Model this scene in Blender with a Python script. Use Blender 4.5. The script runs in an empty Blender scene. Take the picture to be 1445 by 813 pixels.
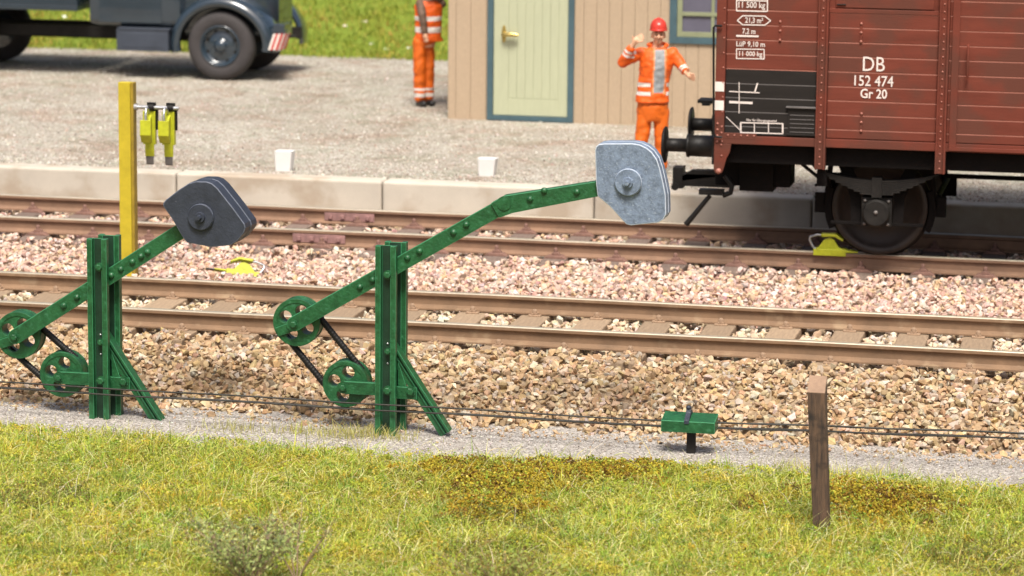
import bpy, bmesh, math, random
import numpy as np
from mathutils import Vector, Matrix, noise as mnoise
random.seed(7); rng = np.random.default_rng(7)
scene = bpy.context.scene
R = math.radians

# ------------------------------------------------------------------ camera
FPX, CH, PIT, YAW, ROLL, DTR, CY0 = 4371.79, 5.1119, .176137, .208436, .0098446, 4.759, 26.2226
_fw = np.array([-math.sin(YAW)*math.cos(PIT), math.cos(YAW)*math.cos(PIT), -math.sin(PIT)])
_r0 = np.array([math.cos(YAW), math.sin(YAW), 0.0]); _u0 = np.cross(_r0, _fw)
_rt = math.cos(ROLL)*_r0 + math.sin(ROLL)*_u0; _up = -math.sin(ROLL)*_r0 + math.cos(ROLL)*_u0
_C = np.array([0, -CY0, CH])
cam_d = bpy.data.cameras.new("camera"); cam = bpy.data.objects.new("camera", cam_d)
scene.collection.objects.link(cam); scene.camera = cam
cam_d.sensor_width = 36; cam_d.lens = FPX/1445*36
cam_d.clip_start = .5; cam_d.clip_end = 2000
M4 = Matrix(((_rt[0], _up[0], -_fw[0], _C[0]), (_rt[1], _up[1], -_fw[1], _C[1]), (_rt[2], _up[2], -_fw[2], _C[2]), (0, 0, 0, 1)))
cam.matrix_world = M4
cam_d.dof.use_dof = True; cam_d.dof.focus_distance = 25.3; cam_d.dof.aperture_fstop = 1.75

# ------------------------------------------------------------------ light
SUN_EL, SUN_AZ = 60, 14           # azimuth: degrees to the right of the viewer's side
world = bpy.data.worlds.new("World"); scene.world = world; world.use_nodes = True
wn = world.node_tree.nodes; wl = world.node_tree.links
sky = wn.new('ShaderNodeTexSky'); sky.sky_type = 'NISHITA'; sky.sun_disc = False
sky.sun_elevation = R(SUN_EL)
wn['Background'].inputs['Strength'].default_value = .12
wl.new(sky.outputs[0], wn['Background'].inputs['Color'])
az = R(SUN_AZ)
sdir = Vector((math.sin(az)*math.cos(R(SUN_EL)), -math.cos(az)*math.cos(R(SUN_EL)), math.sin(R(SUN_EL))))  # towards the sun
sky.sun_rotation = math.atan2(sdir.x, sdir.y)
sky.air_density = .6; sky.dust_density = 6.0; sky.ozone_density = .4
sl = bpy.data.lights.new("sun", 'SUN'); sl.energy = 3.5; sl.angle = R(18); sl.color = (1, .96, .89)
so = bpy.data.objects.new("sun", sl); scene.collection.objects.link(so)
so.rotation_euler = (-sdir).to_track_quat('-Z', 'Y').to_euler()
vs = scene.view_settings; vs.view_transform = 'Standard'; vs.look = 'None'; vs.gamma = 1; vs.exposure = .38
vs.use_curve_mapping = False

# ------------------------------------------------------------------ helpers
def W(u, v, x=None, y=None, z=None):
    """world point seen at photo pixel (u, v) on the plane x / y / z = value"""
    d = (u-722.5)/FPX*_rt - (v-406.5)/FPX*_up + _fw
    if y is not None: t = (y-_C[1])/d[1]
    elif z is not None: t = (z-_C[2])/d[2]
    else: t = (x-_C[0])/d[0]
    return _C + t*d
def lin(r, g, b, k=1.0):
    f = lambda c: (c/255/12.92 if c <= 10 else ((c/255+.055)/1.055)**2.4)
    return (f(r)*k, f(g)*k, f(b)*k)

class MB:
    def __init__(s): s.v = []; s.f = []; s.m = []; s.sm = []
    def add(s, vs_, fs, m=0, smooth=False):
        n = len(s.v); s.v += [tuple(p) for p in vs_]; s.f += [tuple(i+n for i in f) for f in fs]
        s.m += [m]*len(fs); s.sm += [smooth]*len(fs); return s
    def box(s, a, b, m=0):
        x0, y0, z0 = a; x1, y1, z1 = b
        return s.add([(x0,y0,z0),(x1,y0,z0),(x1,y1,z0),(x0,y1,z0),(x0,y0,z1),(x1,y0,z1),(x1,y1,z1),(x0,y1,z1)],
                     [(0,3,2,1),(4,5,6,7),(0,1,5,4),(1,2,6,5),(2,3,7,6),(3,0,4,7)], m)
    def prism(s, poly, y0, y1, m=0):
        """poly in (x, z), extruded along y"""
        n = len(poly); A = sum(poly[i][0]*poly[(i+1) % n][1]-poly[(i+1) % n][0]*poly[i][1] for i in range(n))
        if A < 0: poly = poly[::-1]
        vv = [(p[0], y0, p[1]) for p in poly] + [(p[0], y1, p[1]) for p in poly]
        ff = [tuple(range(n)), tuple(range(2*n-1, n-1, -1))] + [(i, i+n, (i+1) % n+n, (i+1) % n) for i in range(n)]
        return s.add(vv, ff, m)
    def xprism(s, poly, x0, x1, m=0):
        """poly in (y, z), extruded along x"""
        n = len(poly); A = sum(poly[i][0]*poly[(i+1) % n][1]-poly[(i+1) % n][0]*poly[i][1] for i in range(n))
        if A > 0: poly = poly[::-1]
        vv = [(x0, p[0], p[1]) for p in poly] + [(x1, p[0], p[1]) for p in poly]
        mm = m if isinstance(m, (list, tuple)) else None
        s.add(vv, [tuple(range(n)), tuple(range(2*n-1, n-1, -1))] + [(i, i+n, (i+1) % n+n, (i+1) % n) for i in range(n)], 0 if mm else m)
        return s
    def bar(s, p, q, w, y0, y1, m=0, round_ends=False):
        """flat bar in the x-z plane from p to q, width w, from y0 to y1"""
        px, pz = p; qx, qz = q; L = math.hypot(qx-px, qz-pz); dx, dz = (qx-px)/L, (qz-pz)/L; nx, nz = -dz*w/2, dx*w/2
        if not round_ends:
            return s.prism([(px+nx, pz+nz), (px-nx, pz-nz), (qx-nx, qz-nz), (qx+nx, qz+nz)], y0, y1, m)
        pts = []
        a0 = math.atan2(dz, dx)
        for k in range(9): a = a0+math.pi/2+math.pi*k/8; pts.append((px+math.cos(a)*w/2, pz+math.sin(a)*w/2))
        for k in range(9): a = a0-math.pi/2+math.pi*k/8; pts.append((qx+math.cos(a)*w/2, qz+math.sin(a)*w/2))
        return s.prism(pts, y0, y1, m)
    def rings(s, rings_, closed=True, caps=True, m=0, smooth=True):
        n = len(rings_[0]); vv = [p for r in rings_ for p in r]; ff = []
        for i in range(len(rings_)-1):
            for j in range(n if closed else n-1):
                k = (j+1) % n; ff.append((i*n+j, i*n+k, (i+1)*n+k, (i+1)*n+j))
        s.add(vv, ff, m, smooth)
        if caps:
            s.add(rings_[0], [tuple(range(n-1, -1, -1))], m); s.add(rings_[-1], [tuple(range(n))], m)
        return s
    def lathe(s, c, ax, prof, seg=20, m=0, smooth=True, caps=True):
        ax = Vector(ax).normalized(); t = Vector((0, 0, 1)) if abs(ax.z) < .9 else Vector((1, 0, 0))
        e1 = ax.cross(t).normalized(); e2 = ax.cross(e1); c = Vector(c); rr = []
        for (r, d) in prof:
            r = max(r, 1e-4)
            rr.append([c+ax*d+e1*(r*math.cos(2*math.pi*k/seg))+e2*(r*math.sin(2*math.pi*k/seg)) for k in range(seg)])
        return s.rings(rr, m=m, smooth=smooth, caps=caps)
    def tube(s, pts, r, seg=8, m=0):
        pts = [Vector(p) for p in pts]; rr = []; pe = None
        for i, p in enumerate(pts):
            d = (pts[min(i+1, len(pts)-1)]-pts[max(i-1, 0)]).normalized()
            if pe is None: t = Vector((0, 0, 1)) if abs(d.z) < .9 else Vector((1, 0, 0)); pe = d.cross(t).normalized()
            e1 = (pe-d*pe.dot(d)).normalized(); pe = e1; e2 = d.cross(e1)
            ri = r[i] if isinstance(r, (list, tuple)) else r
            rr.append([p+e1*(ri*math.cos(2*math.pi*k/seg))+e2*(ri*math.sin(2*math.pi*k/seg)) for k in range(seg)])
        return s.rings(rr, m=m)
    def caps(s, a, b, ra, rb, seg=14):
        a = Vector(a); b = Vector(b); L = (b-a).length; pr = []
        for k in range(6): t = math.pi/2*k/5; pr.append((ra*math.sin(t), -ra*math.cos(t)))
        for k in range(6): t = math.pi/2*k/5; pr.append((rb*math.cos(t), L+rb*math.sin(t)))
        return s.lathe(a, (b-a) if L > 1e-6 else (0, 0, 1), pr, seg)
    def ell(s, c, r, seg=18):
        c = Vector(c); rr = []
        for k in range(11):
            t = -math.pi/2+math.pi*k/10; q = max(math.cos(t), .01)
            rr.append([c+Vector((r[0]*q*math.cos(2*math.pi*j/seg), r[1]*q*math.sin(2*math.pi*j/seg), r[2]*math.sin(t))) for j in range(seg)])
        return s.rings(rr)
    def loft(s, secs, seg=22, m=0):
        rr = []
        for (x, y, z, rx, ry) in secs:
            rr.append([(x+rx*math.cos(2*math.pi*j/seg), y+ry*math.sin(2*math.pi*j/seg), z) for j in range(seg)])
        return s.rings(rr, m=m)
    def rivet(s, x, y, z, r=.02, m=0, hexa=False, d=(0, -1, 0)):
        if hexa: s.lathe((x, y, z), d, [(r*1.35, 0), (r*1.35, r*.3)], 18, m, False); return s.lathe((x, y, z), d, [(r, r*.3), (r, r*1.1), (r*.75, r*1.25)], 6, m, False)
        return s.lathe((x, y, z), d, [(r, 0), (r*.95, r*.35), (r*.7, r*.7), (r*.25, r*.88)], 12, m)
    def build(s, name, mats, parent=None, bevel=0, seg=2, bmat=-1, fix=True):
        me = bpy.data.meshes.new(name); me.from_pydata([tuple(p) for p in s.v], [], s.f)
        for i, p in enumerate(me.polygons): p.material_index = s.m[i]; p.use_smooth = s.sm[i]
        if not isinstance(mats, (list, tuple)): mats = [mats]
        for m in mats: me.materials.append(m)
        if fix:
            b = bmesh.new(); b.from_mesh(me); bmesh.ops.recalc_face_normals(b, faces=b.faces); b.to_mesh(me); b.free()
        o = bpy.data.objects.new(name, me); scene.collection.objects.link(o)
        if parent: o.parent = parent
        if bevel:
            md = o.modifiers.new('bevel', 'BEVEL'); md.width = bevel; md.segments = seg; md.limit_method = 'ANGLE'; md.angle_limit = R(35)
            if bmat >= 0: md.material = bmat
        return o
def tag(o, label=None, cat=None, group=None, kind=None):
    if label: o['label'] = label
    if cat: o['category'] = cat
    if group: o['group'] = group
    if kind: o['kind'] = kind
    return o
def empty(name, loc, label=None, cat=None, group=None, rz=0):
    o = bpy.data.objects.new(name, None); scene.collection.objects.link(o); o.location = loc; o.rotation_euler = (0, 0, rz)
    o.empty_display_size = .2
    return tag(o, label, cat, group)
def copy_tree(o, parent=None):
    c = o.copy(); scene.collection.objects.link(c); c.parent = parent
    for ch in list(o.children): copy_tree(ch, c)
    return c

# ------------------------------------------------------------------ materials
def mat(name, col, rough=.6, metal=0, var=.25, scale=6, bump=.15, bscale=60, dark=None, grain=None, spec=.5, obj_var=0, coat=0, detail=6, stain=None):
    m = bpy.data.materials.new(name); m.use_nodes = True; nt = m.node_tree; N = nt.nodes; L = nt.links
    bs = N['Principled BSDF']; bs.inputs['Roughness'].default_value = rough; bs.inputs['Metallic'].default_value = metal
    bs.inputs['Specular IOR Level'].default_value = spec; bs.inputs['Coat Weight'].default_value = coat
    tc = N.new('ShaderNodeTexCoord'); mp = N.new('ShaderNodeMapping'); L.new(tc.outputs['Object'], mp.inputs['Vector'])
    if grain: mp.inputs['Scale'].default_value = grain
    nz = N.new('ShaderNodeTexNoise'); nz.inputs['Scale'].default_value = scale; nz.inputs['Detail'].default_value = detail; nz.inputs['Roughness'].default_value = .65
    L.new(mp.outputs[0], nz.inputs['Vector'])
    rp = N.new('ShaderNodeValToRGB'); rp.color_ramp.elements[0].position = .3; rp.color_ramp.elements[1].position = .7
    c2 = dark if dark else tuple(c*(1-var) for c in col); c1 = tuple(min(1, c*(1+var*.6)) for c in col) if not dark else col
    rp.color_ramp.elements[0].color = (*c2, 1); rp.color_ramp.elements[1].color = (*c1, 1)
    L.new(nz.outputs['Fac'], rp.inputs[0]); out = rp.outputs[0]
    if stain:
        n3 = N.new('ShaderNodeTexNoise'); n3.inputs['Scale'].default_value = stain[1]; n3.inputs['Detail'].default_value = 8
        L.new(tc.outputs['Object'], n3.inputs['Vector'])
        r3 = N.new('ShaderNodeValToRGB'); r3.color_ramp.elements[0].position = stain[2]; r3.color_ramp.elements[1].position = min(1, stain[2]+.12)
        L.new(n3.outputs['Fac'], r3.inputs[0]); mx = N.new('ShaderNodeMixRGB'); mx.inputs[2].default_value = (*stain[0], 1)
        L.new(r3.outputs[0], mx.inputs[0]); L.new(out, mx.inputs[1]); out = mx.outputs[0]
    if obj_var:
        oi = N.new('ShaderNodeObjectInfo'); hs = N.new('ShaderNodeHueSaturation'); mr = N.new('ShaderNodeMapRange')
        mr.inputs[3].default_value = 1-obj_var; mr.inputs[4].default_value = 1+obj_var
        L.new(oi.outputs['Random'], mr.inputs[0]); L.new(mr.outputs[0], hs.inputs['Value']); L.new(out, hs.inputs['Color']); out = hs.outputs[0]
    L.new(out, bs.inputs['Base Color'])
    if bump:
        n2 = N.new('ShaderNodeTexNoise'); n2.inputs['Scale'].default_value = bscale; n2.inputs['Detail'].default_value = 5
        L.new(mp.outputs[0], n2.inputs['Vector']); b = N.new('ShaderNodeBump'); b.inputs['Strength'].default_value = bump; b.inputs['Distance'].default_value = .01
        L.new(n2.outputs['Fac'], b.inputs['Height']); L.new(b.outputs[0], bs.inputs['Normal'])
        rr = N.new('ShaderNodeMapRange'); rr.inputs[3].default_value = max(.05, rough-.12); rr.inputs[4].default_value = min(1, rough+.15)
        L.new(nz.outputs['Fac'], rr.inputs[0]); L.new(rr.outputs[0], bs.inputs['Roughness'])
    return m
def attr_mat(name, rough=.9, sub=0, nscale=0, nvar=.2, bump=0):
    m = bpy.data.materials.new(name); m.use_nodes = True; nt = m.node_tree; N = nt.nodes; L = nt.links
    bs = N['Principled BSDF']; bs.inputs['Roughness'].default_value = rough; bs.inputs['Specular IOR Level'].default_value = .25
    at = N.new('ShaderNodeAttribute'); at.attribute_name = 'tint'; out = at.outputs['Color']
    if nscale:
        tc = N.new('ShaderNodeTexCoord'); nz = N.new('ShaderNodeTexNoise'); nz.inputs['Scale'].default_value = nscale; nz.inputs['Detail'].default_value = 4
        L.new(tc.outputs['Object'], nz.inputs['Vector']); mr = N.new('ShaderNodeMapRange'); mr.inputs[1].default_value = .3; mr.inputs[2].default_value = .7
        mr.inputs[3].default_value = 1-nvar; mr.inputs[4].default_value = 1+nvar; L.new(nz.outputs['Fac'], mr.inputs[0])
        hs = N.new('ShaderNodeHueSaturation'); L.new(mr.outputs[0], hs.inputs['Value']); L.new(out, hs.inputs['Color']); out = hs.outputs[0]
        if bump:
            b = N.new('ShaderNodeBump'); b.inputs['Strength'].default_value = bump; b.inputs['Distance'].default_value = .006
            L.new(nz.outputs['Fac'], b.inputs['Height']); L.new(b.outputs[0], bs.inputs['Normal'])
    L.new(out, bs.inputs['Base Color'])
    if sub:
        tr = N.new('ShaderNodeBsdfTranslucent'); L.new(out, tr.inputs[0]); mx = N.new('ShaderNodeMixShader'); mx.inputs[0].default_value = sub
        L.new(bs.outputs[0], mx.inputs[1]); L.new(tr.outputs[0], mx.inputs[2]); L.new(mx.outputs[0], N['Material Output'].inputs[0])
    return m
def gravel_mat(name, cols, cell=45, patch=None, bump=.6):
    """fine grit: voronoi grains coloured from a ramp, broad patches over it"""
    m = bpy.data.materials.new(name); m.use_nodes = True; nt = m.node_tree; N = nt.nodes; L = nt.links
    bs = N['Principled BSDF']; bs.inputs['Roughness'].default_value = .95; bs.inputs['Specular IOR Level'].default_value = .2
    tc = N.new('ShaderNodeTexCoord'); vo = N.new('ShaderNodeTexVoronoi'); vo.inputs['Scale'].default_value = cell
    L.new(tc.outputs['Object'], vo.inputs['Vector'])
    sp = N.new('ShaderNodeSeparateColor'); L.new(vo.outputs['Color'], sp.inputs[0])
    rp = N.new('ShaderNodeValToRGB'); els = rp.color_ramp.elements
    for i, c in enumerate(cols):
        p = i/(len(cols)-1)
        e = els[0] if i == 0 else (els[1] if i == len(cols)-1 else els.new(p)); e.position = p; e.color = (*c, 1)
    L.new(sp.outputs[0], rp.inputs[0]); out = rp.outputs[0]
    if patch:
        for (pc, sc, lo, hi, amt) in patch:
            nz = N.new('ShaderNodeTexNoise'); nz.inputs['Scale'].default_value = sc; nz.inputs['Detail'].default_value = 7; nz.inputs['Roughness'].default_value = .6
            L.new(tc.outputs['Object'], nz.inputs['Vector']); mr = N.new('ShaderNodeMapRange'); mr.inputs[1].default_value = lo; mr.inputs[2].default_value = hi; mr.inputs[4].default_value = amt
            L.new(nz.outputs['Fac'], mr.inputs[0]); mx = N.new('ShaderNodeMixRGB'); mx.blend_type = 'MULTIPLY'; mx.inputs[2].default_value = (*pc, 1)
            L.new(mr.outputs[0], mx.inputs[0]); L.new(out, mx.inputs[1]); out = mx.outputs[0]
    L.new(out, bs.inputs['Base Color'])
    b = N.new('ShaderNodeBump'); b.inputs['Strength'].default_value = bump; b.inputs['Distance'].default_value = .012; b.invert = True
    L.new(vo.outputs['Distance'], b.inputs['Height']); L.new(b.outputs[0], bs.inputs['Normal'])
    return m

GREEN = mat('green_paint', (.012, .094, .029), .45, var=.42, scale=13, bump=.55, bscale=42, coat=.08, stain=((.030, .135, .062), 26, .60))
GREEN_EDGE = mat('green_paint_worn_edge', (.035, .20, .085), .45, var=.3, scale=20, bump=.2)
GREEN_DK = mat('green_paint_recess_shade', (.006, .034, .015), .5, var=.3, scale=9, bump=.3, bscale=40)  # recessed channel webs: shade put into a darker copy of the green
IRON_L = mat('cast_iron_light', (.165, .215, .295), .62, var=.42, scale=16, bump=.5, bscale=45, stain=((.27, .32, .39), 60, .58))
IRON_LE = mat('cast_iron_light_edge', (.46, .52, .6), .6, var=.25, scale=20, bump=.3)
IRON_D = mat('cast_iron_dark', (.030, .037, .055), .5, var=.3, scale=8, bump=.35, bscale=45, stain=((.11, .12, .15), 30, .68))
IRON_DE = mat('cast_iron_dark_edge', (.10, .115, .15), .55, var=.35, scale=24, bump=.3)
BLACK = mat('black_steel', (.010, .009, .008), .5, var=.35, scale=10, bump=.2, spec=.3)
BLACK_W = mat('black_weathered_iron', (.017, .015, .013), .65, spec=.25, var=.5, scale=7, bump=.3, bscale=30)
WIRE = mat('wire_steel', (.045, .042, .035), .5, metal=.4, var=.5, scale=14, bump=0)
RAIL = mat('rusty_rail_side', (.225, .138, .078), .8, var=.28, scale=3, bump=.3, bscale=25, stain=((.29, .20, .12), 5, .57))
RAIL_TOP = mat('worn_rail_head', (.44, .385, .29), .38, metal=.35, var=.22, scale=2, bump=.12, grain=(.25, 1, 1))
RAIL_F = mat('rusty_rail_side_brown', (.235, .138, .085), .8, var=.28, scale=3, bump=.3, bscale=25)
PLATE = mat('rusty_fishplate', (.30, .165, .15), .75, var=.35, scale=12, bump=.4)
SLEEP_N = mat('tan_weathered_sleeper', (.36, .26, .165), .9, dark=(.24, .17, .11), scale=9, bump=.6, bscale=20, grain=(5, .5, 4), obj_var=.12)
SLEEP_F = mat('brown_timber_sleeper', (.23, .17, .135), .92, dark=(.13, .09, .07), scale=9, bump=.6, bscale=20, grain=(5, .5, 4), obj_var=.15)
CLIP_N = mat('tan_clip', (.33, .22, .14), .8, var=.3, scale=10)
CLIP_F = mat('rust_clip', (.22, .12, .09), .8, var=.3, scale=10)
KERB = mat('kerb_concrete', (.52, .47, .39), .85, var=.13, scale=1.7, bump=.25, bscale=50, obj_var=.06, stain=((.40, .33, .25), 1.6, .52))
WHITE = mat('white_paint', (.72, .71, .69), .6, var=.05, scale=10, bump=.1)
YELLOW = mat('yellow_paint', (.50, .39, .022), .5, var=.2, scale=6, bump=.2)
YELLOW_DK = mat('yellow_paint_dark', (.32, .22, .02), .55, var=.35, scale=10, bump=.2)  # darker yellow for the right strip of the rack post
LIME = mat('lime_paint', (.44, .46, .02), .42, var=.22, scale=18, bump=.2)
SILVER = mat('bare_steel', (.55, .56, .57), .32, metal=.8, var=.25, scale=20, bump=.1)
GREYTIP = mat('grey_steel_tip', (.17, .155, .145), .6, metal=.3, var=.25, scale=20)
WOOD_POST = mat('dark_stained_timber', (.15, .088, .052), .85, dark=(.028, .020, .016), scale=5, bump=.7, bscale=16, grain=(9, 9, .8), stain=((.022, .016, .013), 7, .56))
WOOD_TOP = mat('sunlit_timber_top', (.29, .19, .125), .85, var=.25, scale=12, bump=.4)  # slanting post top: sunlight put into a paler timber colour
SHED = mat('beige_boards', (.43, .325, .22), .8, var=.10, scale=26, bump=.35, bscale=70, grain=(2.4, 2.4, 1))
TEAL = mat('blue_grey_trim', (.055, .105, .125), .6, var=.2, scale=8, bump=.15)
DOORG = mat('pale_green_door', (.43, .45, .30), .65, var=.07, scale=9, bump=.15, grain=(3, 3, .4))
DOORG2 = mat('window_green', (.24, .26, .15), .6, var=.12, scale=8)
BRASS = mat('brass', (.62, .47, .16), .3, metal=.85, var=.2, scale=20, bump=.05)
GLASS = mat('window_glass', (.13, .125, .17), .12, var=.15, scale=2, bump=0)
ROOFM = mat('shed_roofing', (.06, .058, .055), .9, var=.3, scale=20)
WRED = mat('oxide_red_wagon', (.158, .040, .025), .65, spec=.18, stain=((.115, .040, .027), 2.2, .46), var=.2, scale=3.2, bump=.14, bscale=24, grain=(.4, 1, 2.4))
WRED_E = mat('oxide_red_edge', (.36, .14, .10), .55, var=.15, scale=9, bump=.1)
WBLK = mat('black_panel', (.017, .014, .012), .65, spec=.25, var=.25, scale=5, bump=.15, grain=(.4, 1, 2))
WBLK_E = mat('black_panel_edge', (.12, .11, .105), .6, var=.2, scale=5, bump=0)
LETTER = mat('white_lettering', (.74, .66, .61), .7, var=.1, scale=30, bump=0)
UNDER = mat('underframe_grime', (.007, .0055, .005), .8, spec=.15, var=.4, scale=6, bump=.3)
WHEELM = mat('wheel_steel', (.032, .024, .020), .42, metal=.35, var=.3, scale=6, bump=.1)
TRUCKM = mat('slate_blue_lacquer', (.022, .036, .050), .2, var=.12, scale=3, bump=.04, coat=1.0)
TYRE = mat('rubber_tyre', (.045, .040, .040), .8, var=.2, scale=12, bump=.3)
TGLASS = mat('cab_glass', (.02, .025, .03), .08, var=.1, bump=0)
REDP = mat('red_stripe', (.5, .03, .025), .5, var=.1, bump=0)
SKIN = mat('painted_skin', (.75, .42, .26), .5, var=.10, scale=20, bump=.05)
SKIN_D = mat('mouth_line', (.30, .12, .08), .6, var=.1, bump=0)  # reddish brown of the mouth itself
ORANGE = mat('orange_workwear', (.78, .115, .006), .55, var=.16, scale=11, bump=.25, bscale=24)
ORANGE2 = mat('orange_trousers', (.72, .135, .006), .55, var=.20, scale=9, bump=.25, bscale=22)
STRIPE = mat('reflective_white', (.78, .72, .66), .5, var=.1, scale=20, bump=.05)
HELMET = mat('red_plastic', (.58, .036, .02), .5, var=.12, scale=10, bump=.05)
SHIRT = mat('grey_shirt', (.30, .32, .33), .6, var=.15, scale=20, bump=.2)
BROWNC = mat('brown_sleeve', (.14, .085, .055), .7, var=.2, scale=14, bump=.3)
BOOT = mat('black_boot', (.012, .012, .012), .4, var=.2, bump=.1)
HAIR = mat('brown_hair', (.05, .03, .02), .7, var=.3, scale=40, bump=.4)
STONE = attr_mat('ballast_stone', .9, nscale=38, nvar=.16, bump=.5)
GRASS = attr_mat('grass_fibres', .75, sub=.3)
TWIG = mat('dry_twig', (.36, .25, .16), .85, var=.3, scale=30, bump=.2)
PLATF = gravel_mat('platform_grit', [(.19, .17, .13), (.38, .345, .28), (.45, .41, .34), (.50, .455, .38), (.41, .325, .27), (.56, .52, .45)], 55,
                   [((.80, .64, .58), 1.3, .5, .64, .65), ((.78, .84, .76), 2.1, .5, .62, .6), ((.66, .63, .58), .55, .42, .66, .55), ((.7, .62, .55), 6, .5, .62, .4)], .5)
PATHM = gravel_mat('grey_path_grit', [(.16, .145, .125), (.33, .30, .26), (.40, .365, .325), (.46, .42, .375), (.54, .50, .45)], 75,
                   [((.72, .68, .63), 3.2, .5, .68, .6)], .5)
BED = gravel_mat('ballast_underlay', [(.20, .14, .09), (.30, .22, .14), (.38, .29, .19)], 22, None, .8)
TURF = gravel_mat('turf_soil', [(.20, .19, .03), (.32, .32, .06), (.38, .37, .08), (.28, .22, .04)], 30, [((.6, .5, .3), 1.5, .5, .65, .7)], .8)
TURF2 = gravel_mat('bank_turf', [(.12, .17, .02), (.19, .24, .03), (.30, .30, .05), (.17, .22, .03)], 14, [((1, .6, .35), 1.1, .52, .68, .6)], .8)

# ------------------------------------------------------------------ numpy noise
def vnoise(x, y, seed=0):
    x = np.asarray(x, float); y = np.asarray(y, float)
    xi = np.floor(x).astype(np.int64); yi = np.floor(y).astype(np.int64); fx = x-xi; fy = y-yi
    fx = fx*fx*(3-2*fx); fy = fy*fy*(3-2*fy)
    def h(a, b):
        n = (a*374761393 + b*668265263 + seed*974634777) & 0x7fffffff
        n = ((n ^ (n >> 13))*1274126177) & 0x7fffffff
        return ((n ^ (n >> 16)) & 0xffff)/65535.0
    return (h(xi, yi)*(1-fx)+h(xi+1, yi)*fx)*(1-fy)+(h(xi, yi+1)*(1-fx)+h(xi+1, yi+1)*fx)*fy
def fbm(x, y, seed=0, o=3):
    s = 0; a = .5; t = 0
    for k in range(o): s = s+a*vnoise(np.asarray(x)*2**k, np.asarray(y)*2**k, seed+k*17); t += a; a *= .55
    return s/t
def sheet(name, x0, x1, nx, ys, zf, m):
    """a terrain sheet: rows at ys, heights from zf(x, y)"""
    xs = np.linspace(x0, x1, nx); X, Y = np.meshgrid(xs, ys); Z = zf(X, Y)
    vv = np.stack([X, Y, Z], -1).reshape(-1, 3); ff = []
    for j in range(len(ys)-1):
        for i in range(nx-1): a = j*nx+i; ff.append((a, a+1, a+nx+1, a+nx))
    me = bpy.data.meshes.new(name); me.from_pydata(vv.tolist(), [], ff); me.materials.append(m)
    for p in me.polygons: p.use_smooth = True
    o = bpy.data.objects.new(name, me); scene.collection.objects.link(o); o['kind'] = 'structure'
    return o

# ------------------------------------------------------------------ the ground
def z_turf(x, y):
    d = np.clip((-2.7-y)/1.0, 0, 1)
    return -.515 + d*(.05*fbm(x*1.1, y*1.1, 3)+.02) + d*.03*(fbm(x*4, y*4, 9)-.5)
def y_edge(x):   # front edge of the path, where the grass starts
    return -2.80 - .10*np.sin(x*.9+.6) + .22*(fbm(x*1.6, x*0+3.3, 5)-.5) - .10*np.clip((x+2.7)/1.0, 0, 1)
sheet('ground', -400, 400, 3, [-300, 400], lambda x, y: -.75+0*x, TURF)
sheet('meadow', -24, 14, 260, list(np.linspace(-24, -7.6, 12))+list(np.linspace(-7.5, -2.1, 54)), z_turf, TURF)
sheet('path', -40, 30, 500, np.linspace(-3.3, -1.4, 20), lambda x, y: -.503+.012*fbm(x*2, y*2, 6)+.006*(vnoise(x*9, y*9, 2)-.5), PATHM)
def z_bed(x, y):
    t = np.clip((y+1.95)/1.15, 0, 1); t = t*t*(3-2*t)*.6+t*.4
    z = -.545+t*.295
    d = np.clip((y-5.9-.9)/.4, 0, 1); return z-.0*d + .02*(fbm(x*3, y*3, 4)-.5)*t
sheet('track_bed', -40, 30, 300, np.linspace(-2.0, 7.3, 60), z_bed, BED)
BANKY = 20.0
def z_bank(x, y): return .15+np.clip(y-BANKY, 0, 30)*.30+.25*(fbm(x*.5, y*.5, 8)-.5)*np.clip((y-BANKY)/1.5, 0, 1)
sheet('platform', -60, 40, 3, [7.32, 21.5], lambda x, y: .197+0*x, PLATF)
sheet('hillside', -70, 60, 160, list(np.linspace(BANKY-.5, 34, 40))+[40, 50, 80], z_bank, TURF2)

# ------------------------------------------------------------------ kerb stones along the platform
kx = [W(u, 250+0*u, y=7.02)[0] for u in (248, 540, 835, 1147)]
kstep = (kx[3]-kx[0])/3; kerbs = []
names = {0: 'pale kerb block under the left white marker stone',
         1: 'pale kerb block under the right white marker stone',
         2: 'concrete kerb block behind the light grey weight and the wagon buffers',
         -1: 'concrete kerb block at the left, behind the yellow rack post',
         3: 'concrete kerb block in shade behind the chocked wagon wheel'}
far_names = {-3: 'concrete kerb block at the far left end of the row', -2: 'second concrete kerb block from the left end of the row',
             4: 'concrete kerb block under the wagon door, right of the front axle', 5: 'last concrete kerb block at the right under the wagon'}
for i in range(-3, 6):
    x0 = kx[0]+i*kstep
    b = MB().box((x0+.006, 7.02, -.42), (x0+kstep-.006, 7.32, .205))
    o = b.build('kerb_stone', KERB, bevel=.028, seg=3)
    tag(o, names.get(i, far_names.get(i)), 'kerb', 'concrete kerb blocks along the platform edge')

# ------------------------------------------------------------------ rails, sleepers, fishplates
def rail(y0, label, side, group):
    P = [(-.062, -.166), (-.062, -.152), (-.02, -.138), (-.0085, -.122), (-.0085, -.05), (-.022, -.04), (-.036, -.034), (-.036, -.008), (-.028, 0),
         (.028, 0), (.036, -.008), (.036, -.034), (.022, -.04), (.0085, -.05), (.0085, -.122), (.02, -.138), (.062, -.152), (.062, -.166)]
    n = len(P); b = MB(); xs = np.arange(-40, 26, 1.0); rr = []
    for x in xs: rr.append([(x, y0+p[0]+.004*math.sin(x*.9+y0), p[1]+.0025*math.sin(x*1.7+y0*3)) for p in P])
    b.rings(rr, smooth=False)
    # top faces polished
    ff = n*(len(rr)-1)
    for k in range(ff):
        if k % n in (7, 8, 9): b.m[k] = 1
    o = b.build('steel_rail', [side, RAIL_TOP]); return tag(o, label, 'rail', group)
rail(0, 'rusty steel front rail of the near track, nearest the green lever mechanism', RAIL, 'rails of the near track')
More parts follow.
